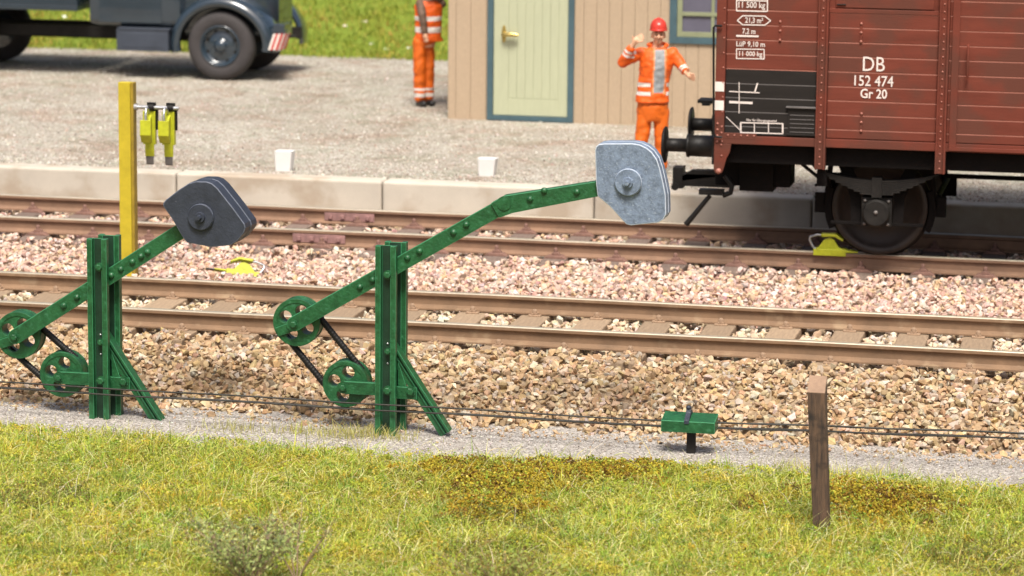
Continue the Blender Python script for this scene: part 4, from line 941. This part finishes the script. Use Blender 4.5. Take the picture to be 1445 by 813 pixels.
# coupling gear at the visible end
b = OB(wag); yy = YC-.15
def wb_(u0, v0, u1, v1, y, d): return (wx(u0, (v0+v1)/2, y), y, wz((u0+u1)/2, v1, y)), (wx(u1, (v0+v1)/2, y), y+d, wz((u0+u1)/2, v0, y))
b.box(*wb_(949, 236, 964, 266, yy, .16)); b.box(*wb_(962, 246, 1035, 264, yy, .14)); b.prism([(wx(962, 240, yy), wz(962, 248, yy)), (wx(976, 240, yy), wz(976, 240, yy)), (wx(1012, 240, yy), wz(1012, 240, yy)), (wx(1012, 250, yy), wz(1012, 250, yy)), (wx(962, 250, yy), wz(962, 256, yy))], yy, yy+.1)
b.lathe((wx(953, 240, yy), yy-.01, wz(953, 266, yy)+.02), (0, 1, 0), [(.04, 0), (.04, .1)], 12); b.build('drawbar', BLACK, bevel=.006)
b = OB(wag); yy = YW+.35; b.tube([W(1023, 248, y=yy), W(1033, 262, y=yy), W(1031, 272, y=yy), W(1020, 276, y=yy)], .028, 10); b.box(*wb_(986, 268, 1020, 275.5, yy-.04, .12)); b.tube([W(1002, 276, y=yy), W(968, 317, y=yy)], [.024, .03], 10); b.build('brake_hose', BLACK)
b = OB(wag); yy = YW-.06; b.tube([W(1019, 36.5, y=yy), W(1009, 36.5, y=yy), W(1007, 39, y=yy), W(1007, 188, y=yy), W(1010, 193, y=yy), W(1019, 194, y=yy)], .011, 8); b.build('handrail', BLACK)
b = OB(wag); b.box(*wb_(984, 141.5, 1009, 146, YC+.4, .25)); b.box(*wb_(990, 146, 1001, 149.5, YC+.4, .2)); b.build('end_step', BLACK, bevel=.004)

# ------------------------------------------------------------------ people
def remesh(name, mb, vox, mats, parent, mfun=None, wr=0, wscale=9, smooth=2):
    me = bpy.data.meshes.new('t'); me.from_pydata([tuple(p) for p in mb.v], [], mb.f)
    b = bmesh.new(); b.from_mesh(me); bmesh.ops.recalc_face_normals(b, faces=b.faces); b.to_mesh(me); b.free()
    o = bpy.data.objects.new('t', me); scene.collection.objects.link(o); md = o.modifiers.new('r', 'REMESH'); md.mode = 'VOXEL'; md.voxel_size = vox
    if smooth: s_ = o.modifiers.new('s', 'SMOOTH'); s_.factor = .5; s_.iterations = smooth
    dg = bpy.context.evaluated_depsgraph_get(); nm = bpy.data.meshes.new_from_object(o.evaluated_get(dg)); bpy.data.objects.remove(o)
    nm.name = name; nm.materials.clear()
    if not isinstance(mats, (list, tuple)): mats = [mats]
    for m in mats: nm.materials.append(m)
    if wr:
        for v in nm.vertices:
            d = mnoise.noise(Vector((v.co.x*wscale, v.co.y*wscale, v.co.z*wscale*1.6)))+.5*mnoise.noise(v.co*wscale*2.3)
            v.co += v.normal*d*wr
    for p in nm.polygons:
        p.use_smooth = True
        if mfun: p.material_index = mfun(p.center)
    r = bpy.data.objects.new(name, nm); scene.collection.objects.link(r); r.parent = parent; return r
def head(b, c, s=1, dirx=0):
    x, y, z = c
    b.ell((x, y+.01, z+.015), (.074*s, .088*s, .098*s)); b.ell((x, y-.012, z-.045), (.054*s, .062*s, .068*s)); b.ell((x, y-.052, z-.085), (.026, .024, .02))
    b.caps((x+dirx*.01, y-.082, z+.012), (x+dirx*.014, y-.104, z-.022), .009, .015); b.ell((x+.016, y-.085, z-.028), (.009, .009, .007)); b.ell((x-.016, y-.085, z-.028), (.009, .009, .007))
    b.ell((x, y-.074, z+.028), (.05, .014, .011)); b.ell((x-.034, y-.062, z-.022), (.02, .018, .018)); b.ell((x+.034, y-.062, z-.022), (.02, .018, .018))
    b.ell((x, y-.080, z-.056), (.022, .012, .008)); b.ell((x, y-.076, z-.066), (.018, .012, .008))
    b.ell((x-.076*s, y+.012, z-.01), (.012, .022, .032)); b.ell((x+.076*s, y+.012, z-.01), (.012, .022, .032))
def face_parts(c, parent):
    x, y, z = c
    for sx in (-1, 1):
        b = MB(); b.ell((x+sx*.03, y-.077, z+.008), (.009, .006, .005)); b.build('eye', BLACK, parent)
        b = MB(); b.ell((x+sx*.031, y-.084, z+.031), (.017, .007, .004)); b.build('eyebrow', HAIR, parent)
    b = MB(); b.ell((x, y-.090, z-.060), (.021, .005, .0032)); b.build('mouth', SKIN_D, parent)
def hand(b, wrist, palm, fdir, spread, thumb, L=.085, curl=(0, 0, 0), r=.0108):
    """palm block from the wrist; four separate bent fingers along fdir, spread across; thumb from the side"""
    w, p, f, s, t = Vector(wrist), Vector(palm), Vector(fdir).normalized(), Vector(spread).normalized(), Vector(thumb).normalized(); c = Vector(curl)
    b.caps(w, p, .026, .030)
    for k in range(4): b.caps(w.lerp(p, .35)+s*(k-1.5)*.012, p+f*.012+s*(k-1.5)*.019, .015, .013)
    for k, ln in enumerate((.86, 1.0, .95, .76)):
        a = p+f*.012+s*(k-1.5)*.0205; m = a+(f+s*(k-1.5)*.08)*L*ln*.5+c*.3; e = m+(f+s*(k-1.5)*.06+c*8).normalized()*L*ln*.42
        b.caps(a, m, r, r*.93, 8); b.caps(m, e, r*.93, r*.8, 8)
    a = w.lerp(p, .35)-s*.022; m = a+(t*.9-s*.5).normalized()*.036; b.caps(a, m, .013, .0115, 8); b.caps(m, m+t*.030, .0115, .0095, 8)

# --- the signalling worker
PF = W(920, 246, z=.2); PS = 4372/np.dot(PF-_C, _fw)
man = empty('person', (PF[0], PF[1], .2), 'worker in orange workwear and red helmet, one hand raised, beside the wagon buffers', 'person', rz=YAW)
K = lambda u, v, d=0: ((u-920)/PS, d, (246-v)/PS/.985)
HC = K(925.5, 51.5, -.02)
b = MB(); head(b, HC, .95); b.caps(K(924.5, 62, .0), K(923.5, 76, .01), .052, .062)
tors = lambda ex: [(*K(923.5, 72, .01)[:1], .01, K(0, 70)[2], .075+ex, .06+ex), (K(923.5, 0)[0], .01, K(0, 74)[2], .145+ex, .085+ex), (K(924, 0)[0], .01, K(0, 80)[2], .175+ex, .10+ex), (K(923.5, 0)[0], 0, K(0, 92)[2], .172+ex, .115+ex),
                   (K(921.5, 0)[0], 0, K(0, 108)[2], .160+ex, .11+ex), (K(919.5, 0)[0], 0, K(0, 124)[2], .158+ex, .108+ex), (K(919, 0)[0], 0, K(0, 139)[2], .170+ex, .115+ex)]
b.loft(tors(-.02)); b.loft([(K(919, 0)[0], 0, K(0, 136)[2], .15, .1), (K(919, 0)[0], 0, K(0, 165)[2], .15, .105)])
SL, EL, WL = K(902, 77, .01), K(876.5, 90, -.03), K(889, 66, -.12)
SR, ER, WR_ = K(946, 78, .01), K(957, 92, -.03), K(965, 103, -.16)
b.caps(SL, EL, .055, .045); b.caps(EL, WL, .042, .028); b.caps(SR, ER, .055, .045); b.caps(ER, WR_, .042, .028)
HL, KL, AL = K(909, 158, 0), K(904, 200, -.03), K(903, 238, 0); HR, KR, AR = K(931, 158, 0), K(932, 200, -.02), K(933, 238, 0)
for h, k_, a in ((HL, KL, AL), (HR, KR, AR)): b.caps(h, k_, .085, .058); b.caps(k_, a, .056, .04); b.caps((a[0], -.0, .03), (a[0], -.13, .03), .035, .03)
hand(b, K(889.3, 65.5, -.12), K(893.5, 58, -.14), (.72, -.15, .35), (.25, -.35, -.9), (-.1, -.3, .9), L=.095, curl=(.004, -.004, -.004))
hand(b, K(965, 103, -.16), K(969, 106, -.20), (.55, -.6, -.1), (.15, .1, -1), (.1, -.6, .7), L=.088, curl=(-.002, -.006, -.001))
body = remesh('body', b, .0062, SKIN, man, smooth=1); face_parts(HC, man)
b = MB(); b.loft(tors(.022)); J = b
J.caps(SL, EL, .070, .064); J.caps(EL, Vector(EL).lerp(Vector(WL), .80), .064, .05); J.caps(SR, ER, .072, .060); J.caps(ER, Vector(ER).lerp(Vector(WR_), .62), .060, .054)
J.loft([(K(919, 0)[0], 0, K(0, 136)[2], .186, .135), (K(918.5, 0)[0], 0, K(0, 145)[2], .200, .145)])
J.tube([K(915.5, 66, -.03), K(911.5, 66, .03), K(917, 64.5, .075), K(926, 64, .085), K(934, 65, .07), K(938, 67, .02), K(934, 68, -.05)], .020, 8)
z1a, z1b, z2a, z2b = K(0, 117.5)[2], K(0, 123)[2], K(0, 129.5)[2], K(0, 135)[2]
elv = Vector(EL); wlv = Vector(WL)
def jm(c):
    if abs(c.x-K(919, 0)[0]) > (.032 if c.x < 0 else .15) and c.x < .2 and (z1b < c.z < z1a or z2b < c.z < z2a): return 1
    for (e, w_) in ((Vector(EL), Vector(WL)), (Vector(ER), Vector(WR_))):
        t_ = (c-e).dot(w_-e)/(w_-e).length_squared; d_ = (c-e-(w_-e)*t_).length
        if d_ < .085 and (.42 < t_ < .54 or .62 < t_ < .73): return 1
    lx, rx_ = K(919.5+(1.5 if c.z > 1.2 else .5), 0)[0], K(934.5-(c.z < 1.05)*1.0, 0)[0]
    if c.y < -.03 and lx < c.x < rx_ and K(0, 131)[2] < c.z < K(0, 71.5)[2]: return 2
    if c.y < -.03 and lx-.020 < c.x < rx_+.020 and c.z > K(0, 132)[2]-.01 and c.z < K(0, 69)[2] and (c.x < lx or c.x > rx_): return 3
    return 0
remesh('jacket', J, .0085, [ORANGE, STRIPE, SHIRT, mat('jacket_lining', (.80, .30, .12), .5, var=.1, bump=.1)], man, jm, wr=.011, wscale=10, smooth=2)
b = MB(); b.loft([(K(919.5, 0)[0], 0, K(0, 141)[2], .178, .125), (K(919.5, 0)[0], 0, K(0, 160)[2], .186, .125), (K(919.5, 0)[0], 0, K(0, 171)[2], .180, .11)])
for h, k_, a in ((HL, KL, AL), (HR, KR, AR)): b.caps(h, k_, .095, .078); b.caps(k_, (a[0], a[1], .10), .078, .070)
remesh('trousers', b, .0085, [ORANGE2, STRIPE], man, lambda c: 1 if .17 < c.z < .22 else 0, wr=.011, wscale=8)
for a in (AL, AR):
    b = MB(); b.caps((a[0], .02, .05), (a[0]-.01, -.15, .042), .046, .040); b.caps((a[0], .0, .05), (a[0], .0, .13), .05, .05); b.v = [(p[0], p[1], max(p[2], .002)) for p in b.v]; b.build('boot', BOOT, man)
b = MB(); hx, hy, hz = HC; rr = []
for k in range(9):
    t_ = math.pi/2*k/8; rr.append([(hx+.098*math.cos(t_)*math.cos(a), hy+.012+.112*math.cos(t_)*math.sin(a), hz+.062+.128*math.sin(t_)**.95) for a in np.linspace(0, 2*math.pi, 29)[:-1]])
b.rings(rr); b.rings([[(hx+r_*.103*math.cos(a), hy+.012+(r_*.116+(.018 if math.sin(a) < -.3 else 0)*(-math.sin(a)))*math.sin(a), hz+zz+.022) for a in np.linspace(0, 2*math.pi, 29)[:-1]] for r_, zz in ((.9, .048), (1.0, .034), (1.0, .026), (.86, .028))])
b.tube([(hx, hy+.012-.119*math.cos(t_), hz+.062+.130*math.sin(t_)) for t_ in np.linspace(.15, 2.9, 14)], .008, 8)
b.build('helmet', HELMET, man)
b = MB(); b.ell((hx, hy-.092, hz+.125), (.014, .007, .015)); b.build('helmet_badge', STRIPE, man)

# --- the worker by the corner of the hut
PG = W(600, 149.5, z=.2); PS2 = 4372/np.dot(PG-_C, _fw)
m2 = empty('person', (PG[0], PG[1], .2), 'worker in orange vest and trousers with brown sleeves by the hut corner', 'person', rz=YAW)
K2 = lambda u, v, d=0: ((u-600)/PS2, d, (149.5-v)/PS2/.985)
c0 = K2(604, 0)[0]; HC2 = (c0-.01, -.02, 1.63)
b = MB(); head(b, HC2, .95); b.caps((c0, 0, 1.55), (c0, .01, 1.42), .052, .062)
T2 = lambda ex: [(c0, .01, 1.46, .07+ex, .06+ex), (c0, .01, 1.42, .14+ex, .085+ex), (c0, 0, 1.34, .165+ex, .105+ex), (c0, 0, 1.15, .16+ex, .12+ex), (c0+.0, 0, .98, .15+ex, .12+ex), (c0+.0, 0, .93, .155+ex, .125+ex)]
b.loft(T2(-.02)); b.loft([(c0-.03, 0, .98, .14, .11), (c0-.04, 0, .80, .13, .11)])
S1, E1, W1 = K2(595, -6, -.12), K2(596, 22, -.16), K2(599.5, 46, -.2); S1 = (S1[0]-.02, -.05, 1.38)
S2_, E2_, W2_ = (c0+.17, .02, 1.38), K2(622, 8, .06), K2(612, -8, -.14)
b.caps(S1, E1, .05, .042); b.caps(E1, W1, .04, .028); b.caps(S2_, E2_, .05, .042); b.caps(E2_, W2_, .04, .028)
hand(b, W1, (W1[0]+.012, W1[1]-.01, W1[2]-.05), (.15, -.15, -1), (.7, -.7, 0), (.3, -.6, -.7), L=.07, curl=(0, -.004, .002))
hand(b, W2_, (W2_[0]-.04, W2_[1]-.03, W2_[2]+.02), (-.8, -.4, .3), (.1, .2, 1), (0, -.5, .8), L=.07, curl=(.003, -.002, 0))
lg = [((K2(592, 0)[0], -.02, .86), (K2(592, 0)[0], -.04, .46), (K2(592.5, 0)[0], -.02, .07)), ((K2(603, 0)[0], .04, .86), (K2(604, 0)[0], .03, .46), (K2(604, 0)[0], .06, .07))]
for h, k_, a in lg: b.caps(h, k_, .075, .055); b.caps(k_, a, .052, .04); b.caps((a[0], a[1], .03), (a[0]+.06, a[1]-.10, .03), .035, .03)
remesh('body', b, .0075, SKIN, m2, smooth=1); face_parts(HC2, m2)
b = MB(); b.caps(S1, E1, .066, .056); b.caps(E1, Vector(E1).lerp(Vector(W1), .93), .056, .042); b.caps(S2_, E2_, .066, .06); b.caps(E2_, Vector(E2_).lerp(Vector(W2_), .9), .06, .046); b.loft(T2(.008)[:4])
remesh('pullover', b, .010, BROWNC, m2, wr=.008)
b = MB(); b.loft(T2(.024)[1:]+[(c0+.01, 0, .875, .195, .15)]); 
def vm(c):
    if K2(0, 30.5)[2] < c.z < K2(0, 24)[2] or K2(0, 46.5)[2] < c.z < K2(0, 39)[2]: return 1
    return 0
remesh('vest', b, .010, [ORANGE, STRIPE], m2, vm, wr=.011)
b = MB(); b.loft([(c0-.03, 0, .95, .155, .13), (K2(597.5, 0)[0], 0, .84, .15, .12), (K2(597.5, 0)[0], .01, .78, .145, .11)])
for h, k_, a in lg: b.caps(h, k_, .098, .088); b.caps(k_, (a[0], a[1], .12), .086, .078)
remesh('trousers', b, .010, [ORANGE2, STRIPE], m2, lambda c: 1 if (.125 < c.z < .18 or .215 < c.z < .245) else 0, wr=.012, wscale=7)
for h, k_, a in lg:
    b = MB(); b.caps((a[0]-.01, a[1]+.02, .05), (a[0]+.06, a[1]-.14, .042), .046, .040); b.caps((a[0], a[1], .05), (a[0], a[1], .12), .05, .05); b.v = [(p[0], p[1], max(p[2], .002)) for p in b.v]; b.build('boot', BOOT, m2)
b = MB(); hx, hy, hz = HC2; b.rings([[(hx+.098*math.cos(t_)*math.cos(a), hy+.012+.114*math.cos(t_)*math.sin(a), hz+.038+.125*math.sin(t_)) for a in np.linspace(0, 2*math.pi, 25)[:-1]] for t_ in np.linspace(0, 1.5, 8)]); b.build('helmet', HELMET, m2)

# ------------------------------------------------------------------ grass
def blades(name, P, L, wd, lean, cols, label, mtl=GRASS, curl=.5, cat=None, kind='stuff', droop=0):
    n = len(P); az = rng.uniform(0, 2*np.pi, n); d = np.stack([np.cos(az), np.sin(az), 0*az], 1); s = np.stack([-np.sin(az+rng.normal(0, .6, n)), np.cos(az), 0*az], 1)*(wd/2)[:, None]
    up = np.array([0, 0, 1.0]); c1, s1 = np.cos(lean)[:, None], np.sin(lean)[:, None]; l2_ = lean+curl*rng.uniform(.2, 1.3, n); c2, s2 = np.cos(l2_)[:, None], np.sin(l2_)[:, None]
    m = P+(d*s1+up*c1)*(L*.5)[:, None]; t = m+(d*s2+up*c2)*(L*.5)[:, None]
    V = np.stack([P-s, P+s, m-s*.8, m+s*.8, t+s*.12, t-s*.12], 1).reshape(-1, 3)
    base = (np.arange(n)*6)[:, None]; F = np.concatenate([base+np.array([[0, 1, 3, 2]]), base+np.array([[2, 3, 4, 5]])], 0)
    o = np_mesh(name, V, F, np.repeat(cols, 6, 0), mtl); return tag(o, label, cat, None, kind)
def bl(u, v, r):
    p = W(u, v, z=-.46); return p[0], p[1], r
gold = [bl(690, 690, .30), bl(735, 672, .28), bl(860, 668, .30), bl(905, 662, .18), bl(770, 662, .2), bl(640, 662, .18), bl(1225, 705, .40), bl(1270, 715, .3), bl(690, 720, .22)]
dark = [bl(690, 735, .25), bl(330, 760, .35), bl(700, 790, .42), bl(760, 745, .22), bl(60, 700, .4), bl(1400, 790, .5)]
def blob(x, y, bs):
    q = np.zeros(len(x))
    for (a, c, r) in bs: q = np.maximum(q, np.exp(-(((x-a)/(r*1.15))**2+((y-c)/(r*1.35))**2)))
    return q
def grass_col(x, y, n):
    g = pick([(.46, .46, .07), (.36, .44, .05), (.56, .54, .15), (.24, .32, .035), (.42, .32, .035), (.62, .58, .24)], [5, 4.6, 3, 1.8, 1.5, 1.3], n, .16)
    f = fbm(x*1.7, y*1.7, 21); f2 = vnoise(x*8, y*8, 22)*.6+.4*vnoise(x*19, y*19, 23); g = g*(1+.4*(f-.5)+.55*(f2-.5))[:, None]; g[:, 0] *= 1-.22*(f2 < .42); yl = (fbm(x*3.1, y*3.1, 60) > .58)[:, None]; g = np.where(yl, g*np.array([1.12, .95, .8]), g)
    q = blob(x, y, gold); q = (q*(.55+1.0*fbm(x*5, y*5, 91)) > .46) & (rng.uniform(0, 1, n) < .8)
    g = np.where(q[:, None], pick([(.42, .30, .025), (.27, .165, .02), (.50, .42, .045), (.17, .10, .02), (.36, .38, .05)], [3, 2.4, 2.4, 1.5, 2], n, .15), g)
    k2 = (blob(x, y, dark)*(.7+.6*fbm(x*6, y*6, 95)) > .5) & (rng.uniform(0, 1, n) < .6)
    g = np.where(k2[:, None], pick([(.20, .20, .04), (.16, .20, .045), (.24, .17, .05)], [2, 2, 1.4], n, .15), g)
    return np.clip(g, .008, .8)
n = 250000; x = rng.uniform(-11.5, 1.6, n); y = rng.uniform(-8.2, -2.45, n)
ye = y_edge(x)+.20*(vnoise(x*5, y*5, 44)-.5)+.10*(vnoise(x*14, y*9, 45)-.5); dens = np.clip((ye+.02-y)/.28, 0, 1)**1.2; bare = fbm(x*2.2, y*2.2, 55)
k_ = (rng.uniform(0, 1, n) < dens*(.55+.45*(bare > .36))); x, y = x[k_], y[k_]; n = len(x)
q = blob(x, y, gold); tall = .75+.9*fbm(x*2.6, y*2.6, 70)**1.3
tuft = vnoise(x*6.5, y*6.5, 101)*vnoise(x*15, y*15, 102)
L = rng.gamma(4.5, .0145, n)*tall*(1-.35*(q > .45))*(.7+1.6*tuft); P = np.stack([x, y, z_turf(x, y)-.008], 1)
blades('grass', P, L, rng.uniform(.004, .0085, n), np.abs(rng.normal(.85, .55, n)), grass_col(x, y, n), 'short tangled yellow-green grass across the foreground', curl=.7, cat='grass')
# low flock between the blades
n = 150000; x = rng.uniform(-11.5, 1.6, n); y = rng.uniform(-8.2, -2.5, n); k_ = y < y_edge(x)-.04+.06*rng.normal(0, 1, n)-.03; x, y = x[k_], y[k_]; n = len(x)
q = blob(x, y, gold); k2 = blob(x, y, dark); s = rng.uniform(.004, .011, n)*(1+.5*(q > .45)); z = z_turf(x, y)+rng.uniform(0, .05, n)+np.clip(q, 0, 1)*rng.uniform(0, .09, n)+np.clip(k2, 0, 1)*rng.uniform(0, .05, n)
c = grass_col(x, y, n); c = np.where(rng.uniform(0, 1, (n, 1)) < .035, np.array([[.62, .50, .06]]), c)
scatter('ground_cover', np.stack([x, y, z], 1), s, c, 'crumbly moss and flower heads between the grass, golden brown in patches', mtl=GRASS, tilt=1.2, cat='moss')
# golden brown moss cushions, and small leafy clumps all over
def cushions(name, cen, rad, per, pal, wts, hz, label):
    m_ = len(cen); n = m_*per; i = np.repeat(np.arange(m_), per); d = rng.normal(0, 1, (n, 3)); r_ = rad[i]
    x = cen[i, 0]+d[:, 0]*r_; y = cen[i, 1]+d[:, 1]*r_; dd = np.sqrt(d[:, 0]**2+d[:, 1]**2)
    z = z_turf(x, y)+.015+np.clip(hz*(1-dd*.35)*(r_/.05), 0, .2)*rng.uniform(.2, 1, n)
    base = pick(pal, wts, m_, .1)[i]*(1+rng.normal(0, .18, (n, 1)))
    return scatter(name, np.stack([x, y, z], 1), rng.uniform(.006, .013, n), np.clip(base, .01, .85), label, mtl=GRASS, tilt=1.2, cat='moss')
cc_ = []
while len(cc_) < 560:
    a_, c_, r_ = gold[random.randrange(len(gold))]; px_, py_ = random.gauss(a_, r_*.85), random.gauss(c_, r_*.72)
    if py_ < y_edge(np.array([px_]))[0]+.02: cc_.append((px_, py_))
cushions('moss', np.array(cc_), rng.uniform(.018, .065, 560), 80, [(.42, .30, .025), (.50, .43, .045), (.28, .17, .025), (.17, .10, .025), (.34, .34, .045)], [3, 2.6, 2.2, 1.8, 2.2], .085, 'golden and rust brown moss cushions between path and grass')
cx_ = rng.uniform(-10.8, 1, 2200); cy_ = rng.uniform(-7.8, -2.75, 2200); k_ = (cy_ < y_edge(cx_)-.08) & (fbm(cx_*2, cy_*2, 140)+.2*rng.normal(0, 1, 2200) > .4); cx_, cy_ = cx_[k_], cy_[k_]
cushions('moss', np.stack([cx_, cy_], 1), rng.uniform(.015, .045, len(cx_)), 34, [(.40, .44, .05), (.52, .50, .07), (.24, .34, .05), (.52, .40, .05), (.62, .54, .10)], [4, 3, 2.4, 1.4, 1], .075, 'small yellow-green leafy clumps dotted through the grass')
# long pale straws lying over the grass
n = 2600; x = rng.uniform(-11, 1.2, n); y = rng.uniform(-7.8, -2.85, n)
blades('straw', np.stack([x, y, z_turf(x, y)+.02], 1), rng.uniform(.12, .34, n), rng.uniform(.003, .0055, n), rng.normal(1.15, .28, n), pick([(.62, .56, .30), (.52, .50, .20), (.66, .60, .42)], [3, 3, 2], n), 'long pale dry straws lying over the grass', curl=.5, cat='straw')
def strands(name, P, L, wd, cols, label, lift=.5, wob=.7, seg=5):
    n = len(P); th = rng.uniform(0, 2*np.pi, n); el = np.abs(rng.normal(lift, .35, n)); pos = P.copy(); rows = []
    for k in range(seg+1):
        d = np.stack([np.cos(th)*np.cos(el), np.sin(th)*np.cos(el), np.sin(el)], 1); s = np.stack([-np.sin(th), np.cos(th), 0*th+.5], 1)*(wd/2*(1-.6*k/seg))[:, None]
        rows += [pos-s, pos+s]; pos = pos+d*(L/seg)[:, None]; th = th+rng.normal(0, wob, n)*.5; el = el-rng.uniform(.05, .5, n)*lift*1.1
        pos[:, 2] = np.maximum(pos[:, 2], P[:, 2]-.0)
    V = np.stack(rows, 1).reshape(-1, 3); m = 2*(seg+1); base = (np.arange(n)*m)[:, None]
    F = np.concatenate([base+np.array([[2*k, 2*k+1, 2*k+3, 2*k+2]]) for k in range(seg)], 0)
    return tag(np_mesh(name, V, F, np.repeat(cols, m, 0), GRASS), label, 'grass', None, 'stuff')
n = 46000; x = rng.uniform(-11.3, 1.5, n); y = rng.uniform(-8.1, -2.6, n); k_ = (y < y_edge(x)-.05+.16*rng.normal(0, 1, n)) & (fbm(x*3, y*3, 120)+.25*rng.normal(0, 1, n) > .42) & (blob(x, y, gold) < .55); x, y = x[k_], y[k_]; n = len(x)
strands('grass', np.stack([x, y, z_turf(x, y)+.005], 1), rng.uniform(.07, .20, n), rng.uniform(.003, .0065, n), pick([(.58, .56, .20), (.46, .50, .10), (.66, .62, .34), (.36, .44, .06), (.55, .42, .16)], [4, 4, 2.4, 3, 1.2], n, .14), 'long curly tangled grass strands over the short turf')
# tufts at the path edge and by the lever's foot
cs = [W(u, v, z=-.5) for u, v in ((480, 618), (505, 612), (528, 612), (545, 620), (195, 618), (330, 608), (420, 610), (1240, 672), (1130, 664))]
n = 1300; ci = rng.integers(0, len(cs), n); x = np.array([c_[0] for c_ in cs])[ci]+rng.normal(0, .16, n); y = np.array([c_[1] for c_ in cs])[ci]+rng.normal(0, .07, n)
blades('grass', np.stack([x, y, np.full(n, -.50)], 1), rng.uniform(.04, .15, n), rng.uniform(.003, .006, n), np.abs(rng.normal(.4, .4, n)), pick([(.46, .44, .14), (.40, .38, .09), (.56, .46, .28)], [3, 3, 1], n), 'thin pale tufts of grass creeping onto the grey path', cat='grass')
# far bank
n = 100000; x = rng.uniform(-24, 0, n); y = 19.9+rng.uniform(0, 1, n)**1.4*12; keep = (x < -8.2); x, y = x[keep], y[keep]; n = len(x)
g = pick([(.22, .29, .03), (.33, .36, .05), (.16, .22, .025), (.44, .42, .09)], [4, 3, 1.6, 1.8], n, .16); f = fbm(x*1.2, y*2.5, 13)
g = np.where(((f > .60) & (rng.uniform(0, 1, n) < .6))[:, None], pick([(.44, .28, .07), (.44, .38, .07)], [1, 1.4], n, .15), g)
blades('grass', np.stack([x, y, z_bank(x, y)-.02], 1), rng.uniform(.07, .17, n), rng.uniform(.012, .022, n), np.abs(rng.normal(.45, .4, n)), g, 'green and yellowish grass on the bank behind the platform', curl=.6, cat='grass')

# ------------------------------------------------------------------ weeds
def weed(base, h, spread, nst, leaf_n, leaf_s, pal, label, stemr=.0035, stem_m=TWIG, top_only=.25):
    root = empty('weed_plant', tuple(base), label, 'plant'); b = MB(); tips = []
    for k in range(nst):
        a = random.uniform(0, 6.28); sp = spread*random.uniform(.3, 1); hh = h*random.uniform(.6, 1); pts = []
        for i in range(6):
            t_ = i/5; pts.append((math.cos(a)*sp*t_**1.3+random.gauss(0, .012)*t_, math.sin(a)*sp*t_**1.3*.6+random.gauss(0, .012)*t_, hh*t_-.02))
        b.tube(pts, [stemr*(1-.7*i/5) for i in range(6)], 5); tips.append(pts)
        for j in range(random.randint(1, 3)):
            i = random.randint(2, 4); p0 = pts[i]; a2 = a+random.uniform(-1.4, 1.4); l = h*random.uniform(.12, .28)
            q = [(p0[0]+math.cos(a2)*l*t_*.7, p0[1]+math.sin(a2)*l*t_*.5, p0[2]+l*t_*.8) for t_ in (0, .5, 1)]; b.tube(q, [stemr*.5, stemr*.4, stemr*.2], 5); tips.append(q)
    b.build('stems', stem_m, root)
    V = []; Fc = []; Cc = []
    for k in range(leaf_n):
        pts = random.choice(tips); i = random.random()*(len(pts)-1); i0 = int(i); t_ = i-i0
        if (i/(len(pts)-1)) < top_only: continue
        p = np.array(pts[i0])*(1-t_)+np.array(pts[min(i0+1, len(pts)-1)])*t_+rng.normal(0, .028, 3); a = rng.normal(0, 1, 3); a /= np.linalg.norm(a); c = np.cross(a, rng.normal(0, 1, 3)); c /= np.linalg.norm(c); s_ = leaf_s*random.uniform(.6, 1.3); n0 = len(V)
        V += [p-a*s_, p+c*s_*.45, p+a*s_, p-c*s_*.45]; Fc.append([n0, n0+1, n0+2, n0+3]); Cc += [pal[random.randrange(len(pal))]]*4
    o = np_mesh('leaves', np.array(V), np.array(Fc), np.array(Cc), GRASS); o.parent = root
    return root
SG = [(.34, .42, .14), (.44, .52, .18), (.22, .27, .12), (.20, .15, .10), (.52, .56, .22)]
def wbs(u, v): p = W(u, v, z=-.46); return (p[0], p[1], -.47)
weed(wbs(350, 830), .54, .62, 44, 3600, .017, SG, 'sage green leafy weed in the foreground grass')
weed(wbs(418, 822), .66, .30, 5, 260, .014, [(.30, .26, .12), (.38, .33, .20), (.24, .28, .10)], 'dry twiggy weed with pale brown stems, right of the sage green weed', stemr=.007, top_only=.3)
weed(wbs(705, 840), .36, .5, 34, 2000, .015, [(.30, .37, .08), (.38, .44, .12), (.24, .18, .05)], 'low dark green weed at the bottom of the picture, below the golden moss patch')
